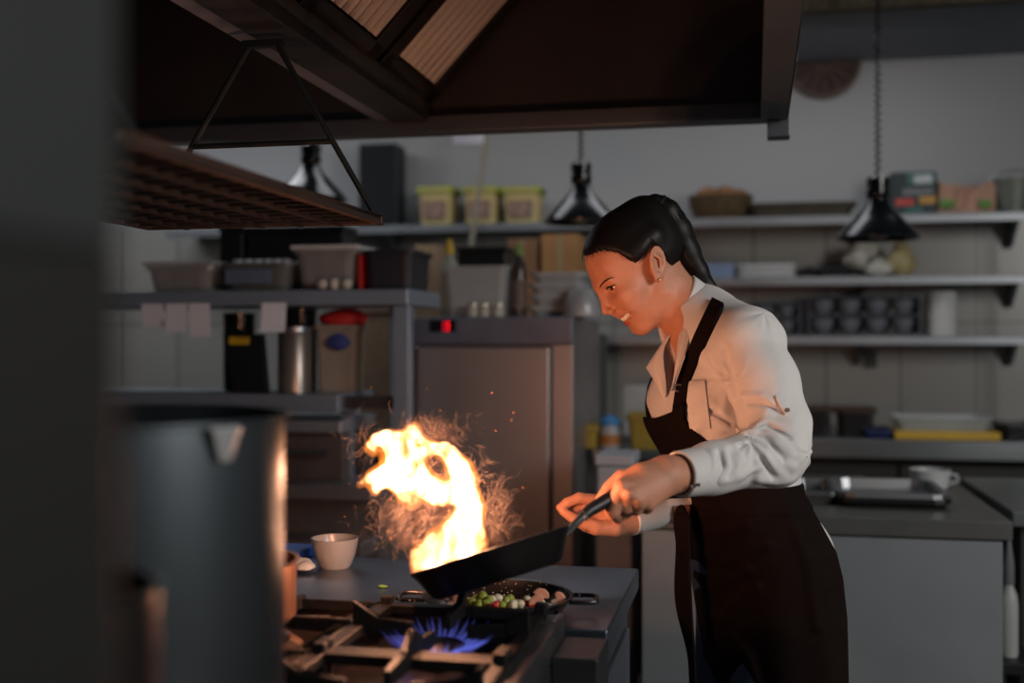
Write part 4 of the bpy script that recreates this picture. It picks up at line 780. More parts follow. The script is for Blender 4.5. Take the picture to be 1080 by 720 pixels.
def sdf_mesh(f, lo, hi, h, lev=4, slack=1.5, proj=2):
    lo = np.array(lo, float); hi = np.array(hi, float); H = h * 2**lev; n = np.ceil((hi - lo) / H).astype(int)
    c = np.stack(np.meshgrid(*[np.arange(k) for k in n], indexing='ij'), -1).reshape(-1, 3)
    for l in range(lev, -1, -1):
        s = h * 2**l; d = f(lo + (c + .5) * s); c = c[np.abs(d) < s * .87 * slack + (.012 if l == lev else .002 * l)]
        if l: c = (c[:, None, :] * 2 + np.array([[i, j, k] for i in (0, 1) for j in (0, 1) for k in (0, 1)])[None]).reshape(-1, 3)
    B = 4096
    key = lambda q: (q[:, 0] * B + q[:, 1]) * B + q[:, 2]
    OFF = np.array([[i, j, k] for i in (0, 1) for j in (0, 1) for k in (0, 1)])
    c = c + 1; lo = lo - h
    ck = key(c); o = np.argsort(ck); c = c[o]; ck = ck[o]
    corners = np.unique(np.concatenate([ck + key(OFF[i:i + 1])[0] for i in range(8)]))
    cc = np.stack([corners // (B * B), corners // B % B, corners % B], 1); val = f(lo + cc * h)
    vi = np.stack([np.searchsorted(corners, ck + key(OFF[i:i + 1])[0]) for i in range(8)], 1); V = val[vi]
    act = (V.min(1) < 0) & (V.max(1) >= 0); c = c[act]; ck = ck[act]; V = V[act]
    acc = np.zeros((len(c), 3)); cnt = np.zeros(len(c))
    for i in range(8):
        for a in range(3):
            b = i | (4 >> a)
            if b == i: continue
            v0, v1 = V[:, i], V[:, b]; m = (v0 < 0) != (v1 < 0); t = np.where(m, v0 / np.where(m, v0 - v1, 1), 0)
            p = OFF[i] + t[:, None] * (OFF[b] - OFF[i]); acc += p * m[:, None]; cnt += m
    pos = lo + (c + acc / np.maximum(cnt, 1)[:, None]) * h
    faces = []
    E = np.eye(3, dtype=int)
    for a in range(3):
        k2 = corners + key(E[a:a + 1])[0]; j = np.searchsorted(corners, k2); j = np.minimum(j, len(corners) - 1); ok = corners[j] == k2
        s0 = val < 0; s1 = val[j] < 0; m = ok & (s0 != s1); q = corners[m]; flip = s0[m]
        b, d_ = E[(a + 1) % 3], E[(a + 2) % 3]; idx = []
        for off in (0 * b, -b, -b - d_, -d_):
            kk = q + (off[0] * B + off[1]) * B + off[2]; ii = np.searchsorted(ck, kk); ii = np.minimum(ii, len(ck) - 1); idx.append(np.where(ck[ii] == kk, ii, -1))
        I = np.stack(idx, 1); g = (I >= 0).all(1); I = I[g]; fl_ = flip[g]; I[~fl_] = I[~fl_][:, ::-1]; faces.append(I)
    F_ = np.concatenate(faces)
    for _ in range(proj):
        g, gm = grad(f, pos, h * .4); st = f(pos) / np.maximum(gm, .3); pos = pos - g * np.clip(st, -h * .6, h * .6)[:, None]
    return pos, F_
def np_obj(name, V, F_, m, parent=None, origin=None, smooth=True):
    me = bpy.data.meshes.new(name); org = ORI[parent.name] if parent is not None else np.array(origin, float); Vl = V - org
    me.vertices.add(len(V)); me.vertices.foreach_set('co', Vl.astype(np.float32).ravel()); n = F_.shape[1]
    me.loops.add(F_.size); me.loops.foreach_set('vertex_index', F_.astype(np.int32).ravel()); me.polygons.add(len(F_)); me.polygons.foreach_set('loop_start', np.arange(0, F_.size, n, dtype=np.int32))
    me.polygons.foreach_set('use_smooth', np.ones(len(F_), bool)); me.update(calc_edges=True); me.validate()
    o = link(bpy.data.objects.new(name, me)); me.materials.append(m)
    if parent is not None: o.parent = parent
    else: o.location = [float(v) for v in org]
    ORI[o.name] = org; return o
def march(f, px, py, d0=1.4, d1=2.6, off=0.0):
    r = ray(px, py); rn = np.linalg.norm(r); t = d0
    for _ in range(160):
        v = float(f((CAMP + r * t)[None])[0]) - off
        if v < 2e-4: break
        t += max(v * .6, 2e-4) / rn
        if t > d1: break
    return CAMP + r * t
# cheap smooth 3-D noise
_NP = RNG.uniform(0, 6.28, (24, 1)); _ND = RNG.normal(size=(24, 3)); _ND /= np.linalg.norm(_ND, axis=1)[:, None]
def wob(p, sc, o=0, n=6):
    a = (p * sc) @ _ND[o:o + n].T + _NP[o:o + n, 0]; return np.sin(a).sum(1) / n
# ================================================================ the cook
FIRE = 0.56
_c, _s = math.cos(math.radians(20)), math.sin(math.radians(20))
TF = -_c * Rv - _s * Fv; TL = _s * Rv - _c * Fv; TM = np.stack([TF, TL, Uv], 1)         # torso: forward, her left, up
HYW, HPT = math.radians(13), math.radians(32)
H0 = -math.cos(HYW) * Rv - math.sin(HYW) * Fv; HL = math.sin(HYW) * Rv - math.cos(HYW) * Fv
HX = math.cos(HPT) * H0 - math.sin(HPT) * Uv; HZ_ = math.cos(HPT) * Uv + math.sin(HPT) * H0; HM = np.stack([HX, HL, HZ_], 1)
HO = P(691, 283, 2.05) - HL * .070
def hw(v): return HO + HM @ np.array(v, float)
def pch(lst, k=.0): return chain([P(x, y, d) for x, y, d, r in lst], [l[3] for l in lst], k)
# ---- head, in its own frame (x forward, y left, z up from the ear canal); paired parts use |y|
def fold_y(f): return lambda q: f(np.stack([q[:, 0], np.abs(q[:, 1]), q[:, 2]], 1))
skull = ell((-.005, 0, .042), (.0925, .073, .078))
def earM():
    z = np.array([-.34, .10, .935]); z /= np.linalg.norm(z); y = np.array([-.38, .92, -.1]); y -= z * (y @ z); y /= np.linalg.norm(y); return np.stack([np.cross(y, z), y, z], 1)
EM = earM(); EC = np.array([-.0065, .0735, .0055])
lipU = chain([(.0815, 0, -.0495), (.0780, .012, -.0475), (.0675, .0300, -.0462)], [.0046, .0042, .0022])
lipL = chain([(.0755, 0, -.0675), (.0720, .013, -.0645), (.0665, .0300, -.0500)], [.0052, .0047, .0022])
skin0 = union([(skull, 0), (ell((.0275, 0, .036), (.0565, .061, .054)), .02), (ell((.0355, 0, -.016), (.0558, .057, .058)), .024), (ell((.030, 0, -.050), (.0455, .045, .044)), .024)])
head_q = fold_y(union([
    (skin0, 0),
    (cap((.004, .048, -.046), (.052, .018, -.087), .012, .011), .025), (ell((.0605, 0, -.0875), (.0125, .017, .0115)), .02),
    (ell((.056, .0445, -.014), (.022, .017, .014)), .026), (ell((.060, .038, -.034), (.014, .013, .014)), .018),    # cheekbone, smiling cheek
    (cap((.0862, .008, .0180), (.0690, .040, .0225), .0080, .0075), .016),                                         # brow ridge
    (ell((.0905, .031, .0060), (.0150, .017, .0100)), .014, '-'),                                                  # eye socket
    (chain([(.0885, 0, .006), (.0945, 0, -.012), (.0995, 0, -.0262)], [.0066, .0066, .0078]), .010),              # nose
    (ell((.0925, .0105, -.0300), (.0090, .0058, .0060)), .005), (ell((.0965, .0055, -.0350), (.0045, .0028, .003)), .003, '-'),
    (cap((.0885, 0, -.038), (.0815, 0, -.047), .005, .004), .010),
    (cap((.084, .018, -.034), (.0715, .0365, -.046), .0018), .009, '-'),                                            # smile fold
    (lipU, .004), (lipL, .005),
    (chain([(.084, -.002, -.0588), (.0825, .013, -.0568), (.0750, .0240, -.0520), (.0700, .0300, -.0482)], [.0056, .0060, .0050, .0018]), .003, '-'),  # parted lips
    (ell((.0690, .0325, .0085), (.0132, .0132, .0132)), .004),                                                     # lids over the eyeball
    (chain([(.0800, .0208, .0060), (.0828, .0325, .0080), (.0728, .0448, .0090)], [.0013, .0047, .0013]), .0015, '-'),
    (ell(EC, (.0190, .0055, .0315), EM), .006), (ell(EC + EM @ np.array([.001, .0048, .003]), (.0125, .0062, .0190), EM), .003, '-'),
    (chain([EC + EM @ np.array([.0172 * math.cos(a), .0025, .004 + .0268 * math.sin(a)]) for a in np.linspace(-.6, 3.6, 9)], [.0024] * 9), .002),
    (chain([EC + EM @ np.array([-.004, .003, -.006]), EC + EM @ np.array([-.006, .004, .008]), EC + EM @ np.array([.004, .003, .016])], [.0024] * 3), .002),
    (ell(EC + EM @ np.array([.004, .0, -.026]), (.007, .0042, .0075), EM), .004), (ell((.006, .071, -.001), (.004, .005, .006)), .003),
]))
head_f = culled(lambda p: head_q((p - HO) @ HM), HO + HM @ np.array([.0, 0, 0]), .135)
neck_f = pch([(701, 300, 2.12, .047), (720, 324, 2.12, .047), (744, 350, 2.125, .058)], .01)
# ---- trunk
SN, SF = P(789, 362, 1.99), P(733, 347, 2.27)
def tw(px, py, d, a=0, b=0, c=0): return P(px, py, d) + TF * a + TL * b + Uv * c
trunk = [(ell(tw(757, 418, 2.13), (.096, .120, .155), TM), .0), (ell(tw(757, 425, 2.13, .046, .060, -.01), (.052, .056, .060), TM), .04), (ell(tw(757, 425, 2.13, .046, -.060, -.01), (.052, .056, .060), TM), .04),
         (cap(SN, SF, .047), .05), (chain([tw(735, 338, 2.12), SN], [.048, .042]), .04), (chain([tw(735, 338, 2.12), SF], [.050, .046]), .04),
         (ell(tw(779, 498, 2.13), (.090, .120, .12), TM), .06), (ell(tw(796, 585, 2.13), (.102, .130, .13), TM), .06)]
hipN, hipF = tw(798, 600, 2.13, 0, .060), tw(798, 600, 2.13, 0, -.060)
def leg(h, s):
    f = np.array([h[0], h[1], 0]); kn = f + TF * .03 + Uv * .49; an = f - TF * .02 + Uv * .085
    return [(chain([h, kn], [.072, .052]), .05), (chain([kn, (kn + an) / 2 - TF * .012, an], [.054, .052, .034]), .03), (chain([an - TF * .03 - Uv * .04, an + TF * .06 - Uv * .055, an + TF * .14 - Uv * .062], [.030, .030, .020]), .03)]
legs = leg(hipN, 1) + leg(hipF, -1)
torso_f = union(trunk)
# ---- arms and hands
armN = pch([(790, 362, 1.985, .042), (806, 405, 1.965, .042), (813, 480, 1.89, .030), (770, 492, 1.830, .026), (724, 499, 1.775, .0255), (704, 501, 1.752, .0262)], .02)
armF = pch([(733, 347, 2.27, .046), (748, 455, 2.27, .038), (712, 533, 2.12, .027), (672, 547, 2.04, .019)], .02)
def hand(l, rs, k): return chain([P(x, y, d) for x, y, d in l], rs, k)
handN = culled(union([
    (hand([(704, 499, 1.752), (655, 513, 1.703)], [.020, .0125], 0), 0), (hand([(704, 501, 1.752), (663, 521, 1.696)], [.022, .0125], 0), .012), (hand([(705, 503, 1.752), (673, 528, 1.700)], [.022, .012], 0), .012), (hand([(706, 505, 1.752), (684, 531, 1.712)], [.020, .011], 0), .012),
    (hand([(700, 494, 1.757), (676, 500, 1.735), (657, 505, 1.733)], [.018, .0165, .0125], .006), .014),
    (hand([(656, 503, 1.735), (643, 514, 1.735), (633.5, 526.5, 1.732)], [.0122, .0105, .0082], .001), .003),
    (hand([(656, 513, 1.700), (646, 539, 1.702), (651, 545, 1.732), (662, 540, 1.752)], [.0128, .0120, .0100, .0085], .001), .002),
    (hand([(663, 521, 1.696), (660, 534, 1.704), (664, 537, 1.736), (672, 530, 1.755)], [.0125, .0115, .0098, .0085], .002), .003),
    (hand([(673, 528, 1.700), (671, 536, 1.712), (674, 535, 1.740), (680, 525, 1.757)], [.0120, .0108, .0095, .008], .002), .003),
    (hand([(684, 531, 1.712), (682, 535, 1.726), (684, 530, 1.748), (688, 521, 1.760)], [.0110, .0100, .0085, .0075], .002), .003),
    (hand([(690, 503, 1.728), (657, 513, 1.689)], [.003, .0035], 0), .006), (hand([(692, 508, 1.725), (664, 521, 1.684)], [.003, .0035], 0), .006), (hand([(692, 513, 1.725), (673, 527, 1.688)], [.003, .0032], 0), .006),
    (lambda p: ell(P(656, 513, 1.690), (.007, .007, .007))(p), .006), (lambda p: ell(P(663, 521, 1.685), (.007, .007, .007))(p), .006),
]), P(670, 520, 1.725), .085)
handF = culled(union([
    (hand([(668, 547, 2.035), (632, 528, 1.99)], [.018, .011], 0), 0), (hand([(668, 548, 2.035), (630, 535, 2.0)], [.020, .0115], 0), .012), (hand([(668, 549, 2.035), (632, 542, 2.01)], [.020, .011], 0), .012), (hand([(668, 551, 2.035), (637, 549, 2.02)], [.018, .010], 0), .012),
    (hand([(664, 552, 2.02), (648, 557, 1.99), (628, 557, 1.975)], [.0165, .0145, .0125], .004), .012),
    (hand([(628, 555, 1.975), (609, 549, 1.968), (594, 539.5, 1.966)], [.0122, .0105, .0072], .002), .004),
    (hand([(632, 528, 1.99), (611, 525, 1.978), (598, 530, 1.972), (590.5, 535, 1.968)], [.0112, .0098, .0085, .0066], .002), .004),
    (hand([(630, 535, 2.0), (610, 533, 1.998), (603, 543, 1.99), (610, 551, 1.988)], [.0112, .0095, .0082, .007], .002), .003),
    (hand([(632, 542, 2.01), (613, 542, 2.012), (608, 550, 2.003), (617, 556, 1.998)], [.0108, .0092, .008, .007], .002), .003),
    (hand([(637, 549, 2.02), (621, 550, 2.022), (617, 556, 2.013), (626, 560, 2.008)], [.010, .0085, .0075, .0065], .002), .003),
    (hand([(648, 542, 2.01), (622, 540, 2.0)], [.018, .0135], 0), .010),
]), P(628, 543, 2.0), .09)
body_f = union([(torso_f, 0)] + legs + [(neck_f, .03), (head_f, .022), (armN, .03), (armF, .03), (handN, .012), (handF, .012)])
skin = mat('skin', (186, 128, 100), .55, 0, .06, 40, .22, 130, sss=.12)
_N = skin.node_tree.nodes; _L = skin.node_tree.links; _b = _N['Principled BSDF']; _at = _N.new('ShaderNodeAttribute'); _at.attribute_name = 'lip'
_src = _b.inputs['Base Color'].links[0].from_socket; _mx = _N.new('ShaderNodeMix'); _mx.data_type = 'RGBA'; _L.new(_at.outputs['Fac'], _mx.inputs[0]); _L.new(_src, _mx.inputs[6]); _mx.inputs[7].default_value = (*lin((168, 74, 66)), 1); _L.new(_mx.outputs[2], _b.inputs['Base Color'])
base = np.array([hipN[0] * .5 + hipF[0] * .5, hipN[1] * .5 + hipF[1] * .5, 0])
allp = np.array([P(585, 540, 1.95), P(880, 560, 2.1), P(640, 200, 2.0), P(700, 200, 2.3), base, SN, SF, hw((.12, 0, 0)), hipN * [1, 1, 0] + TF * .2, P(800, 500, 1.8), P(655, 530, 1.64)])
blo, bhi = allp.min(0) - .14, allp.max(0) + .14; blo[2] = -.01
V, F_ = sdf_mesh(body_f, blo, bhi, .0028)
cook = np_obj('person', V, F_, skin, None, base)
tag(cook, 'person with dark ponytail in white shirt and dark brown apron, smiling and holding the pan', 'person')
q = (V - HO) @ HM; lm = np.minimum(fold_y(lipU)(q), fold_y(lipL)(q)); at = cook.data.attributes.new('lip', 'FLOAT', 'POINT'); at.data.foreach_set('value', np.clip(1 - (lm - .0006) / .0012, 0, 1).astype(np.float32))
# ---- face parts
def loc_on(x, y): return (march(head_f, x, y, 1.8, 2.3, .0006) - HO) @ HM
eyeW = mat('eye_white', (226, 218, 208), .2, 0, .02); irisM = mat('iris_brown', (58, 34, 22), .15, 0, .1); hairM = mat('dark_hair', (15, 11, 10), .5, 0, .2, 30, .1, 160, (1, 1, 6), spec=.3)
for s in (1, -1):
    ec = np.array([.0690, .0325 * s, .0085]); e_ = MB().blob(hw(ec), .0118, 20, 14).build('eye', eyeW, cook)
    dq = np.array([.86, .36 * s, -.12]); dq /= np.linalg.norm(dq); MB().blob(hw(ec + dq * .0070), .0062, 18, 12).build('iris', irisM, e_)
    MB().tube([hw((.0812, .0198 * s, .0070)), hw((.0844, .026 * s, .0114)), hw((.0838, .0345 * s, .0129)), hw((.0765, .0445 * s, .0115)), hw((.0705, .0515 * s, .0125))], [.0006, .0014, .0017, .0015, .0004], 6).build('eyelash', hairM, cook)
    bp_ = [loc_on(x, y) for x, y in ((632.2, 304.3), (633.6, 301.3), (635.6, 298.6), (637.9, 296.5), (640.4, 294.8), (643, 293.5), (645.6, 292.7), (648.3, 292.6))]
    MB().tube([hw(p * [1, s, 1]) for p in bp_], [.0007, .0013, .0016, .0017, .0016, .0013, .0009, .0003], 8).build('eyebrow', mat('brow_brown', (48, 30, 22), .7), cook)
    MB().blob(hw(EC * [1, s, 1] + (EM @ np.array([.006, .006, -.028])) * [1, s, 1]), .0036, 14, 10).build('earring', mat('pearl_gold', (214, 178, 140), .2, .6, .05), cook)
tm = MB(); n = 11
for i in range(n):
    y = (i - 5) * .0050; c_ = hw((.0795 - 11.5 * y * y, y, -.0553 + 7.0 * y * y)); tm.blob(c_, .0034, 10, 8, M=np.stack([HX * .75, HL * .85, HZ_ * 1.5], 1))
tm.build('teeth', mat('teeth_white', (228, 220, 206), .25, 0, .02), cook)
# ---- hair: cap, ponytail, tie, all with fine strands
HZB = ([-.12, -.09, -.065, -.052, -.040, -.032, -.024, -.016, .004, .0153, .022, .027, .034, .044, .0586, .075, .12], [-.070, -.078, -.074, -.064, -.040, -.010, .018, .040, .030, .027, .0265, .0275, .038, .0565, .0715, .0755, .0745])
def hair_q(q):
    zz = np.interp(q[:, 0], *HZB); d = skin0(q) + .0012 - .0065 * np.clip((q[:, 2] - zz) / .016, 0, 1)**.6; d = smin(d, ell((-.060, 0, .085), (.034, .034, .034))(q), .03); d = smin(d, fold_y(chain([(.024, .066, .042), (.004, .070, .046), (-.030, .070, .052)], [.003, .004, .004]))(q), .03)
    zb = np.interp(q[:, 0], *HZB) + .0012 * np.sin(q[:, 0] * 900) + .0015 * np.sin(q[:, 1] * 700)
    return smax(d, (zb - q[:, 2]) * .55, .007)
hp_ = [(682, 224, 2.12), (691, 217, 2.12), (703, 224, 2.12), (714, 243, 2.125), (724, 265, 2.13), (736, 286, 2.13), (748, 303, 2.13), (755, 313, 2.13)]; hr_ = [.016, .020, .024, .027, .0245, .019, .012, .003]
pony = pch([(x, y, d, r) for (x, y, d), r in zip(hp_, hr_)], .01)
hair_f = lambda p: hair_q((p - HO) @ HM)
hl, hh = HO - .2, HO + .2
V, F_ = sdf_mesh(hair_f, hl, hh, .0026); np_obj('hair', V, F_, hairM, cook)
V, F_ = sdf_mesh(lambda p: pony(p) + 0 * p[:, 0], hl, hh, .003); pt_ = np_obj('ponytail', V, F_, hairM, cook)
m = MB(); PPS = np.array([P(*a) for a in hp_])
def spl(t):
    x = t * (len(PPS) - 1); i = min(int(x), len(PPS) - 2); f = x - i; p0, p1, p2, p3 = PPS[max(i - 1, 0)], PPS[i], PPS[i + 1], PPS[min(i + 2, len(PPS) - 1)]
    return .5 * (2 * p1 + (p2 - p0) * f + (2 * p0 - 5 * p1 + 4 * p2 - p3) * f * f + (3 * p1 - p0 - 3 * p2 + p3) * f**3), hr_[i] + (hr_[i + 1] - hr_[i]) * f
for k in range(110):
    a = RNG.uniform(0, 2 * PI); rr = RNG.uniform(.75, 1.04); pts = []; t1 = RNG.uniform(.8, 1.0)
    for t in np.linspace(.1, t1, 14):
        p, r = spl(t); p2, _ = spl(min(t + .02, 1)); T = p2 - p; T /= np.linalg.norm(T) + 1e-9; A = np.cross(T, Fv); A /= np.linalg.norm(A); B_ = np.cross(T, A); pts.append(p + (A * math.cos(a) + B_ * math.sin(a)) * r * rr)
    m.tube(pts, np.linspace(.0011, .0004, 14), 4)
m.build('strand', hairM, pt_)
tie_ = spl(.19)[0]; t2 = spl(.23)[0]; Tn = t2 - tie_; Tn /= np.linalg.norm(Tn); A = np.cross(Tn, Fv); A /= np.linalg.norm(A); B_ = np.cross(Tn, A)
MB().tube([tie_ + (A * math.cos(a) + B_ * math.sin(a)) * .0205 for a in np.linspace(0, 2 * PI, 24, endpoint=False)], .004, 8, closed=True).build('hair_tie', BLACKP, cook)
m = MB(); tl_ = np.linalg.solve(HM, tie_ - HO); cc = np.array([-.003, 0, .030])
for k in range(260):
    x = RNG.uniform(-.045, .088); s = RNG.choice([1, -1]); zb = np.interp(x, *HZB) + RNG.uniform(-.004, .006)
    u0 = np.array([x - cc[0], 0, zb - cc[2]]); lo_, hi_ = 0., .12
    for _ in range(24):
        md = (lo_ + hi_) / 2
        if skin0(np.array([[x, s * md, zb]]))[0] < .0035: lo_ = md
        else: hi_ = md
    if lo_ < .002: continue
    u0[1] = s * lo_; u0 /= np.linalg.norm(u0); u1 = tl_ - cc; u1 /= np.linalg.norm(u1); dirs = np.array([u0 * (1 - t) + u1 * t for t in np.linspace(0, .9, 12)]); dirs /= _n(dirs)[:, None]; r_ = np.full(12, .07)
    for _ in range(10): r_ -= (skin0(cc + dirs * r_[:, None]) - .0048) * .9
    m.tube(list(HO + (cc + dirs * r_[:, None]) @ HM.T), np.linspace(.0002, .0007, 12), 4)
m.build('combed_strands', hairM, cook)
# ---- jeans and shoes
jean_f0 = union([(ell(tw(796, 585, 2.13), (.110, .138, .14), TM), 0)] + [(lambda p, g=g: g(p) - .009, k) for g, k in legs[0:2] + legs[3:5]])
def jean_f(p): return smax(smax(jean_f0(p) + .003 * wob(p, 28, 4), .075 - p[:, 2], .004), p[:, 2] - 1.0, .01)
V, F_ = sdf_mesh(jean_f, blo, bhi, .005); np_obj('jeans', V, F_, mat('denim_blue', (44, 58, 84), .85, 0, .15, 60, .3, 300), cook)
for s, h in ((0, hipN), (1, hipF)):
    an = np.array([h[0], h[1], 0]) - TF * .02 + Uv * .085
    sf = union([(chain([an - TF * .04 - Uv * .045, an + TF * .06 - Uv * .05, an + TF * .15 - Uv * .055], [.040, .040, .030]), 0)])
    V, F_ = sdf_mesh(lambda p: smax(sf(p), .004 - p[:, 2], .004), blo, bhi, .005); np_obj('shoe', V, F_, mat('shoe_black', (26, 26, 28), .5), cook)
# ---- shirt
slN = pch([(789, 363, 1.975, .0560), (805, 405, 1.945, .0560), (816, 448, 1.915, .0540), (816, 478, 1.89, .0500), (785, 487, 1.855, .0395), (752, 494, 1.81, .0355), (729, 499, 1.78, .0355)], .03)
slF = pch([(735, 352, 2.27, .056), (750, 455, 2.27, .048), (715, 531, 2.125, .036), (672, 546, 2.045, .0265)], .03)
sh0 = union([(lambda p: torso_f(p) - .011, 0), (slN, .009), (slF, .015)])
FR_ = [([(791, 457), (804, 453), (819, 462), (834, 480)], .0062), ([(792, 461), (809, 473), (822, 484), (836, 492)], .0062), ([(787, 457), (812, 446), (834, 450)], .006), ([(783, 418), (804, 419), (825, 428)], .0045),
       ([(764, 477), (766, 490), (758, 503)], .0065), ([(760, 506), (781, 501), (801, 491)], .006), ([(790, 470), (806, 482), (826, 502)], .006), ([(751, 478), (752, 492), (746, 506)], .004), ([(776, 474), (781, 486), (776, 498)], .005),
       ([(800, 505), (818, 507), (834, 505)], .006), ([(750, 372), (757, 388), (765, 404)], .0045), ([(731, 462), (738, 440), (752, 425)], .004), ([(752, 440), (765, 448), (776, 452)], .004)]
VL_ = [([(789, 459), (806, 463), (826, 484)], .0045), ([(789, 455), (810, 450), (832, 462)], .004), ([(759, 478), (760, 492), (753, 504)], .0045), ([(770, 476), (773, 490), (768, 502)], .004), ([(763, 368), (768, 390), (776, 420), (785, 452)], .0085), ([(790, 466), (800, 480), (815, 502)], .0045), ([(785, 424), (803, 425), (822, 434)], .0035), ([(742, 432), (756, 436), (770, 446)], .003)]
fr_f = []; vl_f = []
for l, r in FR_: pts = [march(sh0, x, y, 1.5, 2.5, 0) + Fv * r * .62 for x, y in l]; fr_f.append(chain(pts, [r * .5] + [r] * (len(pts) - 2) + [r * .5]))
for l, r in VL_: pts = [march(sh0, x, y, 1.5, 2.5, 0) for x, y in l]; vl_f.append(chain(pts, [r * .3] + [r] * (len(pts) - 2) + [r * .3]))
nv = union([(pch([(705, 305, 2.12, .055), (728, 330, 2.12, .053), (735, 338, 2.12, .058)]), 0), (chain([march(sh0, x, y, 1.6, 2.6) for x, y in ((706, 344), (710, 357), (710, 370), (708, 385), (706, 402), (703, 416))], [.036, .028, .022, .018, .013, .005]), .01)])
_creases = [(P(786, 462, 1.87), .105, 6, .0042, 1.3), (P(766, 398, 2.02), .10, 6, .0034, .4), (P(842, 474, 1.92), .075, 5, .0030, 2.2), (P(716, 480, 2.05), .11, 6, .0030, .2), (P(800, 330, 2.0), .08, 5, .0020, .7)]
def shirt_f(p):
    d = sh0(p) + .0024 * wob(p, 34, 0) + .0013 * wob(p, 75, 7)
    for c, r1, n, am, ph in _creases:
        w = p - c; r = _n(w); k = r < r1 * 1.3
        if k.any():
            x = w[k] @ Rv; y = w[k] @ Uv; th = np.arctan2(y, x); s_ = .6 * np.sin(th * n + ph + 1.6 * wob(p[k], 20, 5)) + .4 * np.sin(th * (n + 5) + 3 * ph + 1.2 * wob(p[k], 26, 9)); s_ = np.sign(s_) * np.abs(s_)**1.2
            fall = np.clip((r[k] - .012) / .05, 0, 1) * np.clip((r1 * 1.3 - r[k]) / (r1 * .7), 0, 1); d[k] = d[k] - am * s_ * fall
    for g in fr_f: d = smin(d, g(p), .012)
    for g in vl_f: d = smax(d, -g(p), .010)
    d = smax(d, -nv(p), .003)
    d = smax(d, 1.0 - p[:, 2], .005)
    return d
SHM_ = mat('white_shirt', (206, 201, 198), .8, 0, .02, 40, .10, 420)
V, F_ = sdf_mesh(shirt_f, blo, bhi, .003)
shirt = np_obj('shirt', V, F_, SHM_, cook)
def patch(name, quad, nx, ny, f, off, th, m, parent, wave=0.0, d0=1.5):
    """cloth patch lying on a surface: a quad grid dropped onto it, with real thickness"""
    q = [np.array(a, float) for a in quad]; pts = []
    for j in range(ny + 1):
        for i in range(nx + 1):
            u, v = i / nx, j / ny; c = (q[0] * (1 - u) + q[1] * u) * (1 - v) + (q[3] * (1 - u) + q[2] * u) * v; pts.append(march(f, c[0], c[1], d0, 2.6, off))
    pts = np.array(pts); g, _ = grad(f, pts); n = len(pts); vs = np.concatenate([pts, pts - g * th]); fs = []
    at = lambda i, j: j * (nx + 1) + i
    for j in range(ny):
        for i in range(nx): fs += [(at(i, j), at(i + 1, j), at(i + 1, j + 1), at(i, j + 1)), (n + at(i, j + 1), n + at(i + 1, j + 1), n + at(i + 1, j), n + at(i, j))]
    for i in range(nx):
        for j in (0, ny): fs.append((at(i, j), at(i + 1, j), n + at(i + 1, j), n + at(i, j)))
    for j in range(ny):
        for i in (0, nx): fs.append((at(i, j), at(i, j + 1), n + at(i, j + 1), n + at(i, j)))
    return MB().add(vs, fs, True).build(name, m, parent)
def ribbon(name, line, w, n, f, off, th, m, parent, d0=1.5):
    L = np.array(line, float); seg = np.r_[0, np.cumsum(np.linalg.norm(np.diff(L, axis=0), axis=1))]; t = np.linspace(0, seg[-1], n); C = np.stack([np.interp(t, seg, L[:, k]) for k in (0, 1)], 1)
    T = np.gradient(C, axis=0); T /= np.linalg.norm(T, axis=1)[:, None]; N_ = np.stack([-T[:, 1], T[:, 0]], 1); W = np.interp(t, seg, w) if not np.isscalar(w) else np.full(n, w)
    rows = []; k = 4
    for i in range(n):
        for j in range(k + 1): c = C[i] + N_[i] * W[i] * (j / k - .5); rows.append(march(f, c[0], c[1], d0, 2.6, off))
    pts = np.array(rows); g, _ = grad(f, pts); nn = len(pts); vs = np.concatenate([pts, pts - g * th]); fs = []; at = lambda i, j: i * (k + 1) + j
    for i in range(n - 1):
        for j in range(k): fs += [(at(i, j), at(i, j + 1), at(i + 1, j + 1), at(i + 1, j)), (nn + at(i + 1, j), nn + at(i + 1, j + 1), nn + at(i, j + 1), nn + at(i, j))]
        for j in (0, k): fs.append((at(i, j), at(i + 1, j), nn + at(i + 1, j), nn + at(i, j)))
    for i in (0, n - 1):
        for j in range(k): fs.append((at(i, j), at(i, j + 1), nn + at(i, j + 1), nn + at(i, j)))
    return MB().add(vs, fs, True).build(name, m, parent)
patch('pocket', [(722, 402), (743, 401), (749, 452), (727, 452)], 8, 12, shirt_f, .0035, .006, SHM_, shirt)
tb_ = ribbon('sleeve_tab', [(822, 415), (826, 425), (832, 434)], 8, 8, shirt_f, .004, .005, SHM_, shirt)
c_ = march(shirt_f, 831, 432, 1.5, 2.5, .006); MB().blob(c_, .0035, 10, 6).build('tab_button', mat('shirt_button', (120, 100, 84), .4), tb_)
# cuffs
def cuff(pts, r, th):
    a, b = np.array(pts[0]), np.array(pts[1]); ax = (b - a) / np.linalg.norm(b - a); L_ = np.linalg.norm(b - a); big = cap(a - ax * .1, b + ax * .1, r[0] + (r[0] - r[1]) * .1 / L_, r[1] - (r[0] - r[1]) * .1 / L_)
    def f(p):
        d = big(p) + .0012 * wob(p, 70, 5); t = (p - a) @ ax; d = smax(d, -(d + th), .001); return smax(smax(d, -t, .002), t - L_, .002)
    return f
V, F_ = sdf_mesh(cuff((P(744, 496, 1.797), P(716, 500, 1.764)), (.0395, .0365), .006), blo, bhi, .0026); np_obj('cuff', V, F_, SHM_, shirt)
V, F_ = sdf_mesh(cuff((P(696, 537, 2.088), P(662, 548, 2.028)), (.0325, .0300), .005), blo, bhi, .0026); np_obj('cuff', V, F_, SHM_, shirt)
for x, y in ((729, 513), (737, 511)):
    c_ = P(x, y, 1.735); MB().blob(c_, .003, 10, 6).build('cuff_button', mat('shirt_button'), shirt)
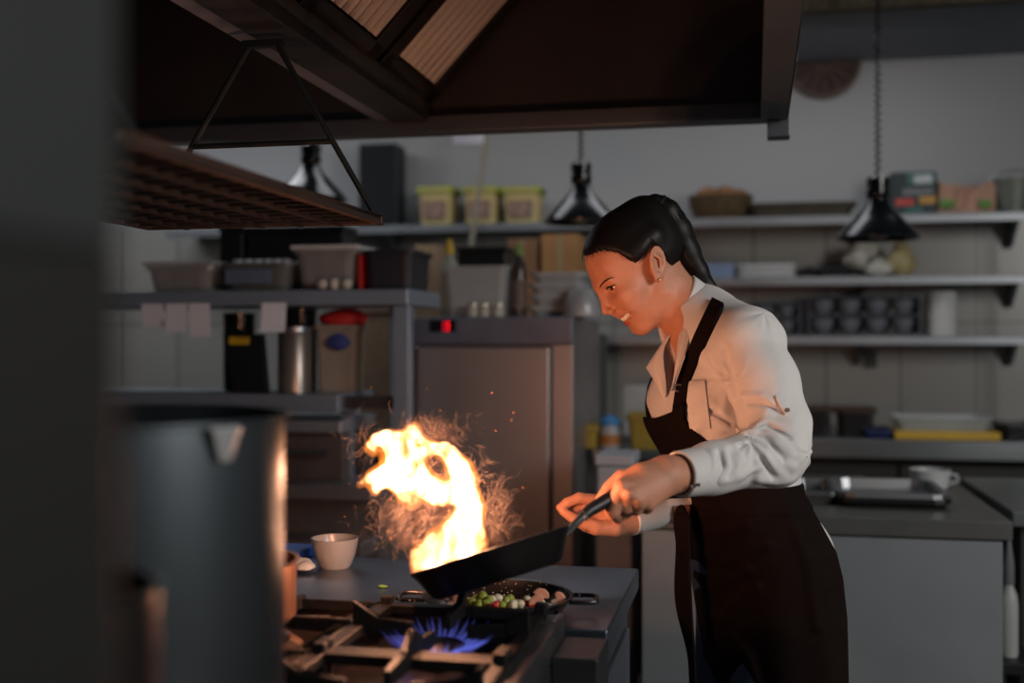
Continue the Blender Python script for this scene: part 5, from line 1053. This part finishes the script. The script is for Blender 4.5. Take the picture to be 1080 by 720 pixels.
# collar: a folded band round the neck, open in front, and the two lapels
cA, cB = P(720, 322, 2.12), P(748, 352, 2.125); cax = (cB - cA) / np.linalg.norm(cB - cA); cone = cap(cA - cax * .06, cB + cax * .03, .046, .078)
fd_ = TF - cax * (TF @ cax); fd_ /= np.linalg.norm(fd_)
def collar_f(p):
    d = cone(p) + .001 * wob(p, 60, 9); d = smax(d, -(d + .006), .001); w = p - cA; t = w @ cax; r = w - t[:, None] * cax; cs = (r @ fd_) / (_n(r) + 1e-9)
    d = smax(d, (-t - .014 + .016 * cs), .002); d = smax(d, t - .056 - .010 * cs, .003); return smax(d, (cs - .86) * .05, .003)
V, F_ = sdf_mesh(collar_f, HO - .22, HO + .22, .0026); np_obj('collar', V, F_, SHM_, shirt)
def flap(name, top, bot, th=.004, bulge=.012, par=None):
    """a turned-over lapel: a curved sheet between an upper and a lower edge"""
    n = len(top); k = 6; rows = []
    for i in range(n):
        a, b = np.array(P(*top[i])), np.array(P(*bot[i]))
        for j in range(k + 1): t = j / k; rows.append(a * (1 - t) + b * t + (TF * .6 + TL * .5) * bulge * math.sin(PI * t))
    pts = np.array(rows); nrm = TL * .6 + TF * .5; nn = len(pts); vs = np.concatenate([pts, pts - nrm * th]); fs = []; at = lambda i, j: i * (k + 1) + j
    for i in range(n - 1):
        for j in range(k): fs += [(at(i, j), at(i, j + 1), at(i + 1, j + 1), at(i + 1, j)), (nn + at(i + 1, j), nn + at(i + 1, j + 1), nn + at(i, j + 1), nn + at(i, j))]
        for j in (0, k): fs.append((at(i, j), at(i + 1, j), nn + at(i + 1, j), nn + at(i, j)))
    for i in (0, n - 1):
        for j in range(k): fs.append((at(i, j), at(i, j + 1), nn + at(i, j + 1), nn + at(i, j)))
    o = MB().add(vs, fs, True).build(name, SHM_, par); sb = o.modifiers.new('s', 'SUBSURF'); sb.levels = sb.render_levels = 1; return o
flap('lapel', [(708, 353, 2.09), (702, 362, 2.09), (698, 374, 2.085), (702, 396, 2.075), (703, 418, 2.07)], [(704, 356, 2.12), (692, 370, 2.13), (681, 388, 2.12), (688, 398, 2.10), (699, 420, 2.085)], par=shirt)
flap('lapel', [(716, 352, 2.055), (714, 362, 2.045), (713, 375, 2.035), (711, 395, 2.03), (709, 412, 2.03)], [(730, 340, 2.045), (727, 358, 2.03), (721, 376, 2.02), (714, 394, 2.022), (710, 412, 2.028)], par=shirt, bulge=.008)
# ---- apron: bib, straps, waistband, skirt, ties
APM = mat('apron_brown', (21, 12, 9), .9, 0, .12, 40, .12, 380, spec=.12)
bz1, bz0 = P(697, 436, 2.05)[2], P(760, 515, 2.05)[2]; bo_ = tw(757, 418, 2.13)
def bib_f(p):
    d = sh0(p) - .0085 + .0012 * wob(p, 30, 11); d = smax(d, -(d + .006), .001); w = p - bo_; as_ = w @ TL; a = np.abs(as_); x = w @ TF; t = np.clip((bz1 - p[:, 2]) / (bz1 - bz0), 0, 1.2)
    hwid = .080 + .055 * t + .07 * t**2.2
    d = smax(d, (a - hwid) * .8, .002); d = smax(d, p[:, 2] - bz1 - .22 * (np.maximum(as_, -.03) - .03), .002); d = smax(d, bz0 - .02 - p[:, 2], .002); d = smax(d, -x, .002)
    return smax(d, -(_arm(p) - .004), .002)
_arm = union([(slN, 0), (slF, .0)])
V, F_ = sdf_mesh(bib_f, blo, bhi, .003); ap = np_obj('apron', V, F_, APM, cook)
SK = np.array([(505, 718, 841), (515, 715, 842), (540, 717, 856), (575, 725, 875), (600, 730, 881), (640, 735, 885), (680, 741, 886), (720, 749, 887), (800, 752, 892), (860, 752, 894)], float)
skz = np.array([P(800, y, 2.13)[2] for y in SK[:, 0]])[::-1]; skE = .97 * ((SK[:, 2] - SK[:, 1]) / 2 * 2.13 / 1200)[::-1]; skC = np.array([(P(l, 0, 2.13) + P(r, 0, 2.13)) / 2 for _, l, r in SK])[::-1]
def skirt_parts(p):
    z = p[:, 2]; E = np.interp(z, skz, skE); cx = np.interp(z, skz, skC[:, 0]); cy = np.interp(z, skz, skC[:, 1]); b = E / .758; a = .72 * b; w = p - np.stack([cx, cy, z], 1); u = w @ TF; v = w @ TL
    return (np.sqrt((u / a)**2 + (v / b)**2) - 1) * np.minimum(a, b), u, v, a, b, z
SKF = [([(735, 606), (752, 618), (790, 600)], .006), ([(748, 645), (766, 655), (775, 640), (800, 620)], .007), ([(740, 580), (770, 590), (810, 575)], .005), ([(770, 670), (790, 690), (800, 719)], .006), ([(830, 540), (852, 590), (862, 660)], .005), ([(760, 560), (790, 552), (835, 530)], .006), ([(745, 690), (760, 700), (765, 719)], .005), ([(735, 545), (760, 540), (800, 545)], .004)]
sk_base = lambda p: skirt_parts(p)[0]
skf = []
for l, r in SKF: pts = [march(sk_base, x, y, 1.5, 2.5, 0) + Fv * r * .5 for x, y in l]; skf.append(chain(pts, [r * .4] + [r] * (len(pts) - 2) + [r * .4]))
def skirt_f(p):
    d, u, v, a, b, z = skirt_parts(p); ang = np.arctan2(v / b, u / a); lowr = np.clip((1.0 - z) / .5, 0, 1)
    d = d + .0035 * lowr * np.sin(ang * 9 + 3 * z) + .002 * wob(p, 22, 2)
    for g in skf: d = smin(d, g(p), .018)
    d = smin(d, np.sqrt(np.maximum(d + .001, 0)**2 + (np.maximum(np.abs(z - (skz[-1] - .022)) - .02, 0))**2) - .003, .004)
    d = smax(d, -(d + .007), .001); d = smax(d, z - skz[-1], .003); d = smax(d, .50 - z, .003)
    return smax(d, (-u - .86 * a) * .8, .003)
V, F_ = sdf_mesh(skirt_f, blo, bhi, .0035); np_obj('skirt', V, F_, APM, ap)
def both_f(p): return np.minimum(shirt_f(p), bib_f(p))
st_ = ribbon('neck_strap', [(757, 316), (748, 334), (737, 357), (727, 381), (719, 404), (714, 442)], [13.5, 13.5, 13, 12, 12, 13], 36, lambda p: np.minimum(both_f(p), collar_f(p)), .006, .010, APM, ap)
c_ = march(both_f, 716, 409, 1.5, 2.5, .007); MB().tube([c_ + (Rv * math.cos(a) * .009 + Uv * math.sin(a) * .006) for a in np.linspace(0, 2 * PI, 14, endpoint=False)], .0018, 6, closed=True).build('strap_buckle', mat('buckle_metal', (160, 160, 160), .3, .9), st_)
stf = [P(757, 316, 2.16), P(735, 325, 2.24), P(712, 360, 2.24), P(694, 385, 2.21), P(685, 408, 2.19), P(682.5, 426, 2.17), P(684, 441, 2.14)]
ribF = MB(); ribF.tube(stf, .0045, 6); ribF.build('neck_strap', APM, ap)
# waist ties hanging in front
def hang(pts, w, name):
    vs = []; fs = []; n = len(pts); C = np.array([P(*q_) for q_ in pts]); s_ = (Rv * .8 - Fv * .6)
    for i in range(n): vs += [C[i] - s_ * w[i] / 2, C[i] + s_ * w[i] / 2, C[i] + s_ * w[i] / 2 + TF * .004, C[i] - s_ * w[i] / 2 + TF * .004]
    fs = [(0, 1, 2, 3), tuple(4 * (n - 1) + q_ for q_ in (3, 2, 1, 0))]
    for i in range(n - 1):
        for q_ in range(4): fs.append((4 * i + q_, 4 * i + 4 + q_, 4 * i + 4 + (q_ + 1) % 4, 4 * i + (q_ + 1) % 4))
    o = MB().add(vs, fs, True).build(name, APM, ap); sb = o.modifiers.new('s', 'SUBSURF'); sb.levels = sb.render_levels = 2; return o
hang([(717, 538, 2.06), (716, 552, 2.055), (719, 570, 2.05), (721, 590, 2.05), (721, 615, 2.05), (722, 640, 2.05), (726, 665, 2.05), (731, 690, 2.05), (732, 720, 2.05), (733, 770, 2.05)], [.012, .020, .014, .026, .032, .032, .022, .012, .012, .012], 'waist_tie')
hang([(720, 536, 2.05), (724, 548, 2.045), (723, 560, 2.045), (726, 580, 2.045), (725, 598, 2.045)], [.016, .022, .014, .014, .008], 'waist_tie')
MB().blob(P(718, 538, 2.055), (.010, .010, .012), 12, 8, wob=.2).build('tie_knot', APM, ap)
# white cloth tucked at the back of the waist
hang([(850, 536, 2.10), (857, 547, 2.10), (866, 560, 2.10), (873, 572, 2.10), (876, 583, 2.10)], [.012, .022, .024, .022, .020], 'tucked_cloth').data.materials[0] = SHM_
# ================================================================ fire, smoke, lights
def fpx(cx, cy, dd=0.0): return P(360 + cx / 3.6, 430 + cy / 3.6, FPD + dd)
FS = FPD / 1200 / 3.6    # metres per crop pixel
def fch(pts, k=.004): return chain([fpx(x, y, d) for x, y, r, d in pts], [r * FS for x, y, r, d in pts], k)
strands = [
 [(300, 625, 26, .0), (320, 560, 34, .0), (370, 510, 34, .0), (420, 470, 34, .01), (468, 425, 36, .01)],
 [(345, 600, 40, -.02), (400, 545, 44, -.01), (450, 500, 46, .01), (480, 450, 40, .01)],
 [(430, 570, 36, .03), (480, 525, 44, .02), (500, 480, 38, .02), (505, 430, 26, .02)],
 [(505, 530, 26, .03), (530, 515, 14, .03), (520, 470, 10, .03)],
 [(470, 440, 40, .01), (488, 390, 42, .01), (475, 340, 44, .0), (455, 290, 40, .0), (440, 235, 32, .0), (420, 190, 26, .0), (398, 155, 14, .0)],
 [(460, 330, 36, .0), (478, 270, 24, .01), (462, 215, 18, .01), (430, 170, 12, .01)],
 [(500, 395, 26, .02), (520, 370, 14, .02), (505, 330, 8, .02)],
 [(455, 325, 38, .0), (400, 320, 34, -.01), (350, 300, 34, -.01), (300, 275, 40, .0), (255, 245, 50, .0), (220, 215, 48, .0)],
 [(240, 270, 50, .01), (215, 260, 52, .02), (180, 250, 44, .02), (145, 262, 30, .02), (110, 268, 16, .02), (68, 289, 4, .02)],
 [(140, 275, 32, .01), (128, 300, 14, .01), (130, 318, 5, .01)],
 [(215, 215, 40, .0), (200, 160, 32, .0), (170, 122, 26, .0), (135, 122, 22, .0), (116, 142, 16, .0), (125, 165, 8, .0)],
 [(180, 120, 26, .0), (225, 118, 24, .0), (262, 145, 18, .0), (278, 168, 9, .0)],
 [(280, 270, 40, .0), (285, 210, 22, .0), (310, 170, 20, .0), (350, 158, 20, .0), (398, 165, 22, .0)],
 [(265, 130, 12, .03), (258, 105, 20, .03), (275, 80, 18, .03), (285, 68, 8, .03)], [(285, 110, 18, .03), (310, 125, 12, .03), (360, 140, 6, .03)],
 [(225, 290, 34, .0), (240, 330, 24, .0), (268, 355, 15, .0), (285, 350, 7, .0)],
 [(330, 310, 34, .0), (360, 345, 24, .0), (385, 362, 12, .0), (405, 350, 6, .0)],
 [(415, 455, 14, .0), (412, 430, 5, .0)], [(350, 520, 16, .0), (352, 480, 5, .0)], [(290, 580, 18, .0), (272, 545, 5, .0)], [(310, 545, 16, .0), (330, 500, 5, .0)],
]
ff = [fch(s) for s in strands]; fo_ = union([(g, .012) for g in ff])
def flame_f(p):
    q = p + np.stack([wob(p, 70, 0), wob(p, 70, 6), wob(p, 60, 12)], 1) * .004 + np.stack([wob(p, 190, 2), wob(p, 190, 8), wob(p, 170, 14)], 1) * .0014
    return fo_(q)
FLO = fpx(20, 700, -.1); FHI = fpx(620, 20, .12); flo = np.minimum(FLO, FHI) - .05; fhi = np.maximum(FLO, FHI) + .05
fm = bpy.data.materials.new('flame'); fm.use_nodes = True; N = fm.node_tree.nodes; L = fm.node_tree.links; N.clear()
out = N.new('ShaderNodeOutputMaterial'); em = N.new('ShaderNodeEmission'); L.new(em.outputs[0], out.inputs['Volume'])
tc = N.new('ShaderNodeNewGeometry'); nz = N.new('ShaderNodeTexNoise'); nz.inputs['Scale'].default_value = 40; nz.inputs['Detail'].default_value = 3; nz.inputs['Distortion'].default_value = 1.2; fmp = N.new('ShaderNodeMapping'); fmp.inputs['Scale'].default_value = (1, 1, .55); L.new(tc.outputs['Position'], fmp.inputs[0]); L.new(fmp.outputs[0], nz.inputs['Vector'])
mr = N.new('ShaderNodeMapRange'); mr.inputs[1].default_value = .40; mr.inputs[2].default_value = .62; mr.inputs[3].default_value = .03; mr.inputs[4].default_value = 1.6; L.new(nz.outputs['Fac'], mr.inputs[0])
sp = N.new('ShaderNodeSeparateXYZ'); L.new(tc.outputs['Position'], sp.inputs[0])
hz = N.new('ShaderNodeMapRange'); zA = fpx(0, 640)[2]; zB_ = fpx(0, 400)[2]; hz.inputs[1].default_value = zA; hz.inputs[2].default_value = zB_; hz.inputs[3].default_value = .07; hz.inputs[4].default_value = 1.0; L.new(sp.outputs[2], hz.inputs[0])
ml = N.new('ShaderNodeMath'); ml.operation = 'MULTIPLY'; L.new(mr.outputs[0], ml.inputs[0]); L.new(hz.outputs[0], ml.inputs[1])
m2 = N.new('ShaderNodeMath'); m2.operation = 'MULTIPLY'; m2.inputs[1].default_value = 340; L.new(ml.outputs[0], m2.inputs[0]); L.new(m2.outputs[0], em.inputs['Strength'])
em.inputs['Color'].default_value = (1.0, .46, .19, 1)
V, F_ = sdf_mesh(flame_f, flo, fhi, .0022)
fo2 = np_obj('flame', V, F_, fm, None, fc); tag(fo2, 'bright orange and white flame swirling up out of the frying pan', 'flame')
def fringe_f(p):
    q = p + np.stack([wob(p, 130, 3), wob(p, 130, 9), wob(p, 110, 15)], 1) * .0045 + np.stack([wob(p, 300, 1), wob(p, 300, 7), wob(p, 260, 13)], 1) * .0016
    return fo_(q) - .0042 - .004 * wob(p, 90, 11)
fm2 = bpy.data.materials.new('flame_fringe'); fm2.use_nodes = True; N = fm2.node_tree.nodes; L = fm2.node_tree.links; N.clear(); out = N.new('ShaderNodeOutputMaterial'); em = N.new('ShaderNodeEmission'); L.new(em.outputs[0], out.inputs['Volume']); em.inputs['Color'].default_value = (1, .25, .035, 1); em.inputs['Strength'].default_value = 42
V, F_ = sdf_mesh(fringe_f, flo, fhi, .0022)
o = np_obj('flame_fringe', V, F_, fm2, fo2); o['label'] = 'orange outer fringe of the flame'
# oily smoke curling round the flame: thin curling threads, uncountable
def curl(p, t):
    e = 1e-3; g = []
    for k in range(3):
        d_ = np.zeros(3); d_[k] = e; a = p + d_; b = p - d_
        g.append([(wob(a, s, 0) - wob(b, s, 0)) / (2 * e) for s in (190,)] + [(wob(a, 210, 6) - wob(b, 210, 6)) / (2 * e)] + [(wob(a, 180, 12) - wob(b, 180, 12)) / (2 * e)])
    gx, gy, gz = g
    v = np.stack([gy[2] - gz[1], gz[0] - gx[2], gx[1] - gy[0]], 1); return v / (_n(v)[:, None] + 1e-9)
regions = [((250, 430), (120, 85), 420), ((590, 400), (60, 110), 240), ((330, 90), (150, 50), 150), ((90, 130), (70, 70), 60), ((520, 250), (60, 110), 70), ((350, 240), (45, 45), 30)]
st = []
for (cx, cy), (sx, sy), n in regions:
    for _ in range(n): st.append(fpx(cx + RNG.normal() * sx * .6, cy + RNG.normal() * sy * .6, RNG.normal() * .03))
st = np.array(st); path = [st]
for k in range(16): st = st + curl(st, k) * .0017 + np.array([0, 0, .0003]); path.append(st)
path = np.stack(path, 1); vs = []; fs = []; ns_ = 5
for i in range(len(path)):
    r0 = .00022 + .00035 * RNG.random(); pts = path[i]; T = np.gradient(pts, axis=0); T /= np.linalg.norm(T, axis=1)[:, None]
    A = np.cross(T, [.3, .5, .81]); A /= np.linalg.norm(A, axis=1)[:, None]; Bn = np.cross(T, A); b = len(vs) * 0 + i * 17 * 4
    prof_ = r0 * np.sin(np.linspace(.15, PI - .15, 17))
    for k in range(17):
        for q in range(4): vs.append(pts[k] + prof_[k] * (math.cos(q * PI / 2) * A[k] + math.sin(q * PI / 2) * Bn[k]))
    for k in range(16):
        for q in range(4): fs.append((b + k * 4 + q, b + k * 4 + (q + 1) % 4, b + k * 4 + 4 + (q + 1) % 4, b + k * 4 + 4 + q))
smk = mat('smoke_thread', (112, 98, 88), .9, 0, .1, alpha=.12)
o = np_obj('smoke', np.array(vs), np.array(fs), smk, None, fc); tag(o, 'brown oily smoke curling around the flame above the frying pan', 'smoke', kind='stuff')
# soft brown haze of the smoke
hzm = bpy.data.materials.new('smoke_haze'); hzm.use_nodes = True; N = hzm.node_tree.nodes; L = hzm.node_tree.links; N.clear(); out = N.new('ShaderNodeOutputMaterial'); vp = N.new('ShaderNodeVolumePrincipled'); L.new(vp.outputs[0], out.inputs['Volume'])
tc = N.new('ShaderNodeNewGeometry'); nz = N.new('ShaderNodeTexNoise'); nz.inputs['Scale'].default_value = 30; nz.inputs['Detail'].default_value = 4; nz.inputs['Distortion'].default_value = 2.5; L.new(tc.outputs['Position'], nz.inputs['Vector'])
mr = N.new('ShaderNodeMapRange'); mr.inputs[1].default_value = .45; mr.inputs[2].default_value = .75; mr.inputs[3].default_value = 0; mr.inputs[4].default_value = 2.6; L.new(nz.outputs['Fac'], mr.inputs[0]); L.new(mr.outputs[0], vp.inputs['Density']); vp.inputs['Color'].default_value = (.55, .36, .26, 1)
hz_f = union([(ell(fpx(250, 430), np.array([.042, .03, .042])), .02), (ell(fpx(585, 410), np.array([.026, .025, .045])), .02), (ell(fpx(330, 90), np.array([.05, .03, .025])), .02), (ell(fpx(400, 330), np.array([.05, .03, .06])), .02)])
V, F_ = sdf_mesh(hz_f, flo, fhi, .006, 3)
o = np_obj('smoke_haze', V, F_, hzm, None, fc); tag(o, 'thin brown haze hanging around the flame over the pan', 'smoke', kind='stuff')
# sparks
m = MB()
for k in range(46):
    a = rg.random(); x = rg.gauss(330, 190) ; y = rg.gauss(260, 150); c_ = fpx(x, y, rg.uniform(-.08, .1)); m.blob(c_, rg.uniform(.0003, .0007), 5, 3)
o = m.build('sparks', mat('spark', (255, 150, 60), .5, emit=(255, 120, 40), estr=3), None, fc); tag(o, 'tiny glowing sparks scattered in the air around the flame', 'sparks', kind='stuff')
# blue burner flame: a ring of thin jets under the pan
bcx, bcy = gxs[0], gys[0]; bz = ZT + .010
bm_ = bpy.data.materials.new('gas_flame'); bm_.use_nodes = True; N = bm_.node_tree.nodes; L = bm_.node_tree.links; N.clear(); out = N.new('ShaderNodeOutputMaterial'); em = N.new('ShaderNodeEmission'); L.new(em.outputs[0], out.inputs['Volume']); em.inputs['Color'].default_value = (.16, .20, 1, 1); em.inputs['Strength'].default_value = 26
bf = tag(link(bpy.data.objects.new('burner_flame', None)), 'ring of blue gas flames on the lit burner', 'flame'); bf.location = (bcx, bcy, bz); ORI[bf.name] = np.array([bcx, bcy, bz])
for k in range(44):
    a = 2 * PI * k / 44; u = np.array([math.cos(a), math.sin(a), 0]); b = np.array([bcx, bcy, bz]); w_ = 1 + .12 * math.sin(k * 2.4)
    MB().tube([b + u * .033 + [0, 0, .006], b + u * .044 * w_ + [0, 0, .008], b + u * .056 * w_ + [0, 0, .013], b + u * .067 * w_ + [0, 0, .021], b + u * .074 * w_ + [0, 0, .030]], [.0022, .0030, .0028, .002, .0004], 6).build('flame_jet', bm_, bf)
# ---------------------------------------------------------------- lamps
def area(name, loc, target, sx, sy, power, col):
    l = bpy.data.lights.new(name, 'AREA'); l.shape = 'RECTANGLE'; l.size = sx; l.size_y = sy; l.energy = power; l.color = col
    o = link(bpy.data.objects.new(name, l)); o.location = loc; o.rotation_euler = (Vector(target) - Vector(loc)).to_track_quat('-Z', 'Y').to_euler(); return o
def point(name, loc, power, col, r=.02):
    l = bpy.data.lights.new(name, 'POINT'); l.energy = power; l.color = col; l.shadow_soft_size = r; o = link(bpy.data.objects.new(name, l)); o.location = [float(v) for v in loc]; return o
FCOL = (1, .44, .25)
for k, (cx, cy, pw) in enumerate(((240, 240, 6.5), (460, 310, 6.0), (440, 480, 5.0), (340, 560, 2.5))): point('flame_light', fpx(cx, cy, -.03), pw * FIRE, FCOL, .012)
# ---------------------------------------------------------------- room light, world, camera
area('window_light', (2.5, .55, 2.15), (.1, 2.1, 1.15), 1.0, 1.2, 64, (1.0, .97, .93))
area('ceiling_lamp_pass', (-.3, 4.1, 2.44), (-.4, 4.55, 0), 2.2, .5, 8, (.93, .95, 1.0))
area('ceiling_lamp_left', (-2.4, 4.1, 2.44), (-2.3, 4.5, 0), 1.6, .5, 10, (.93, .95, 1.0))
w = bpy.data.worlds.new('kitchen_air'); SC.world = w; w.use_nodes = True; bg = w.node_tree.nodes['Background']; bg.inputs[0].default_value = (.78, .88, 1.0, 1); bg.inputs[1].default_value = .058
cam = bpy.data.cameras.new('camera'); co = link(bpy.data.objects.new('camera', cam)); cam.sensor_width = 36; cam.lens = 40; co.location = CAMP.tolist(); co.rotation_euler = (PI / 2, 0, YAW); cam.clip_start = .02
cam.dof.use_dof = True; cam.dof.focus_distance = 1.98; cam.dof.aperture_fstop = 1.7; cam.dof.aperture_blades = 0
SC.camera = co
SC.view_settings.view_transform = 'Standard'; SC.view_settings.look = 'None'; SC.view_settings.exposure = 0; SC.view_settings.gamma = 1; SC.view_settings.use_curve_mapping = False
SC.cycles.use_denoising = True; SC.cycles.max_bounces = 8; SC.cycles.transparent_max_bounces = 24; SC.cycles.volume_step_rate = 1.0; SC.cycles.sample_clamp_indirect = 4
SC.render.film_transparent = False
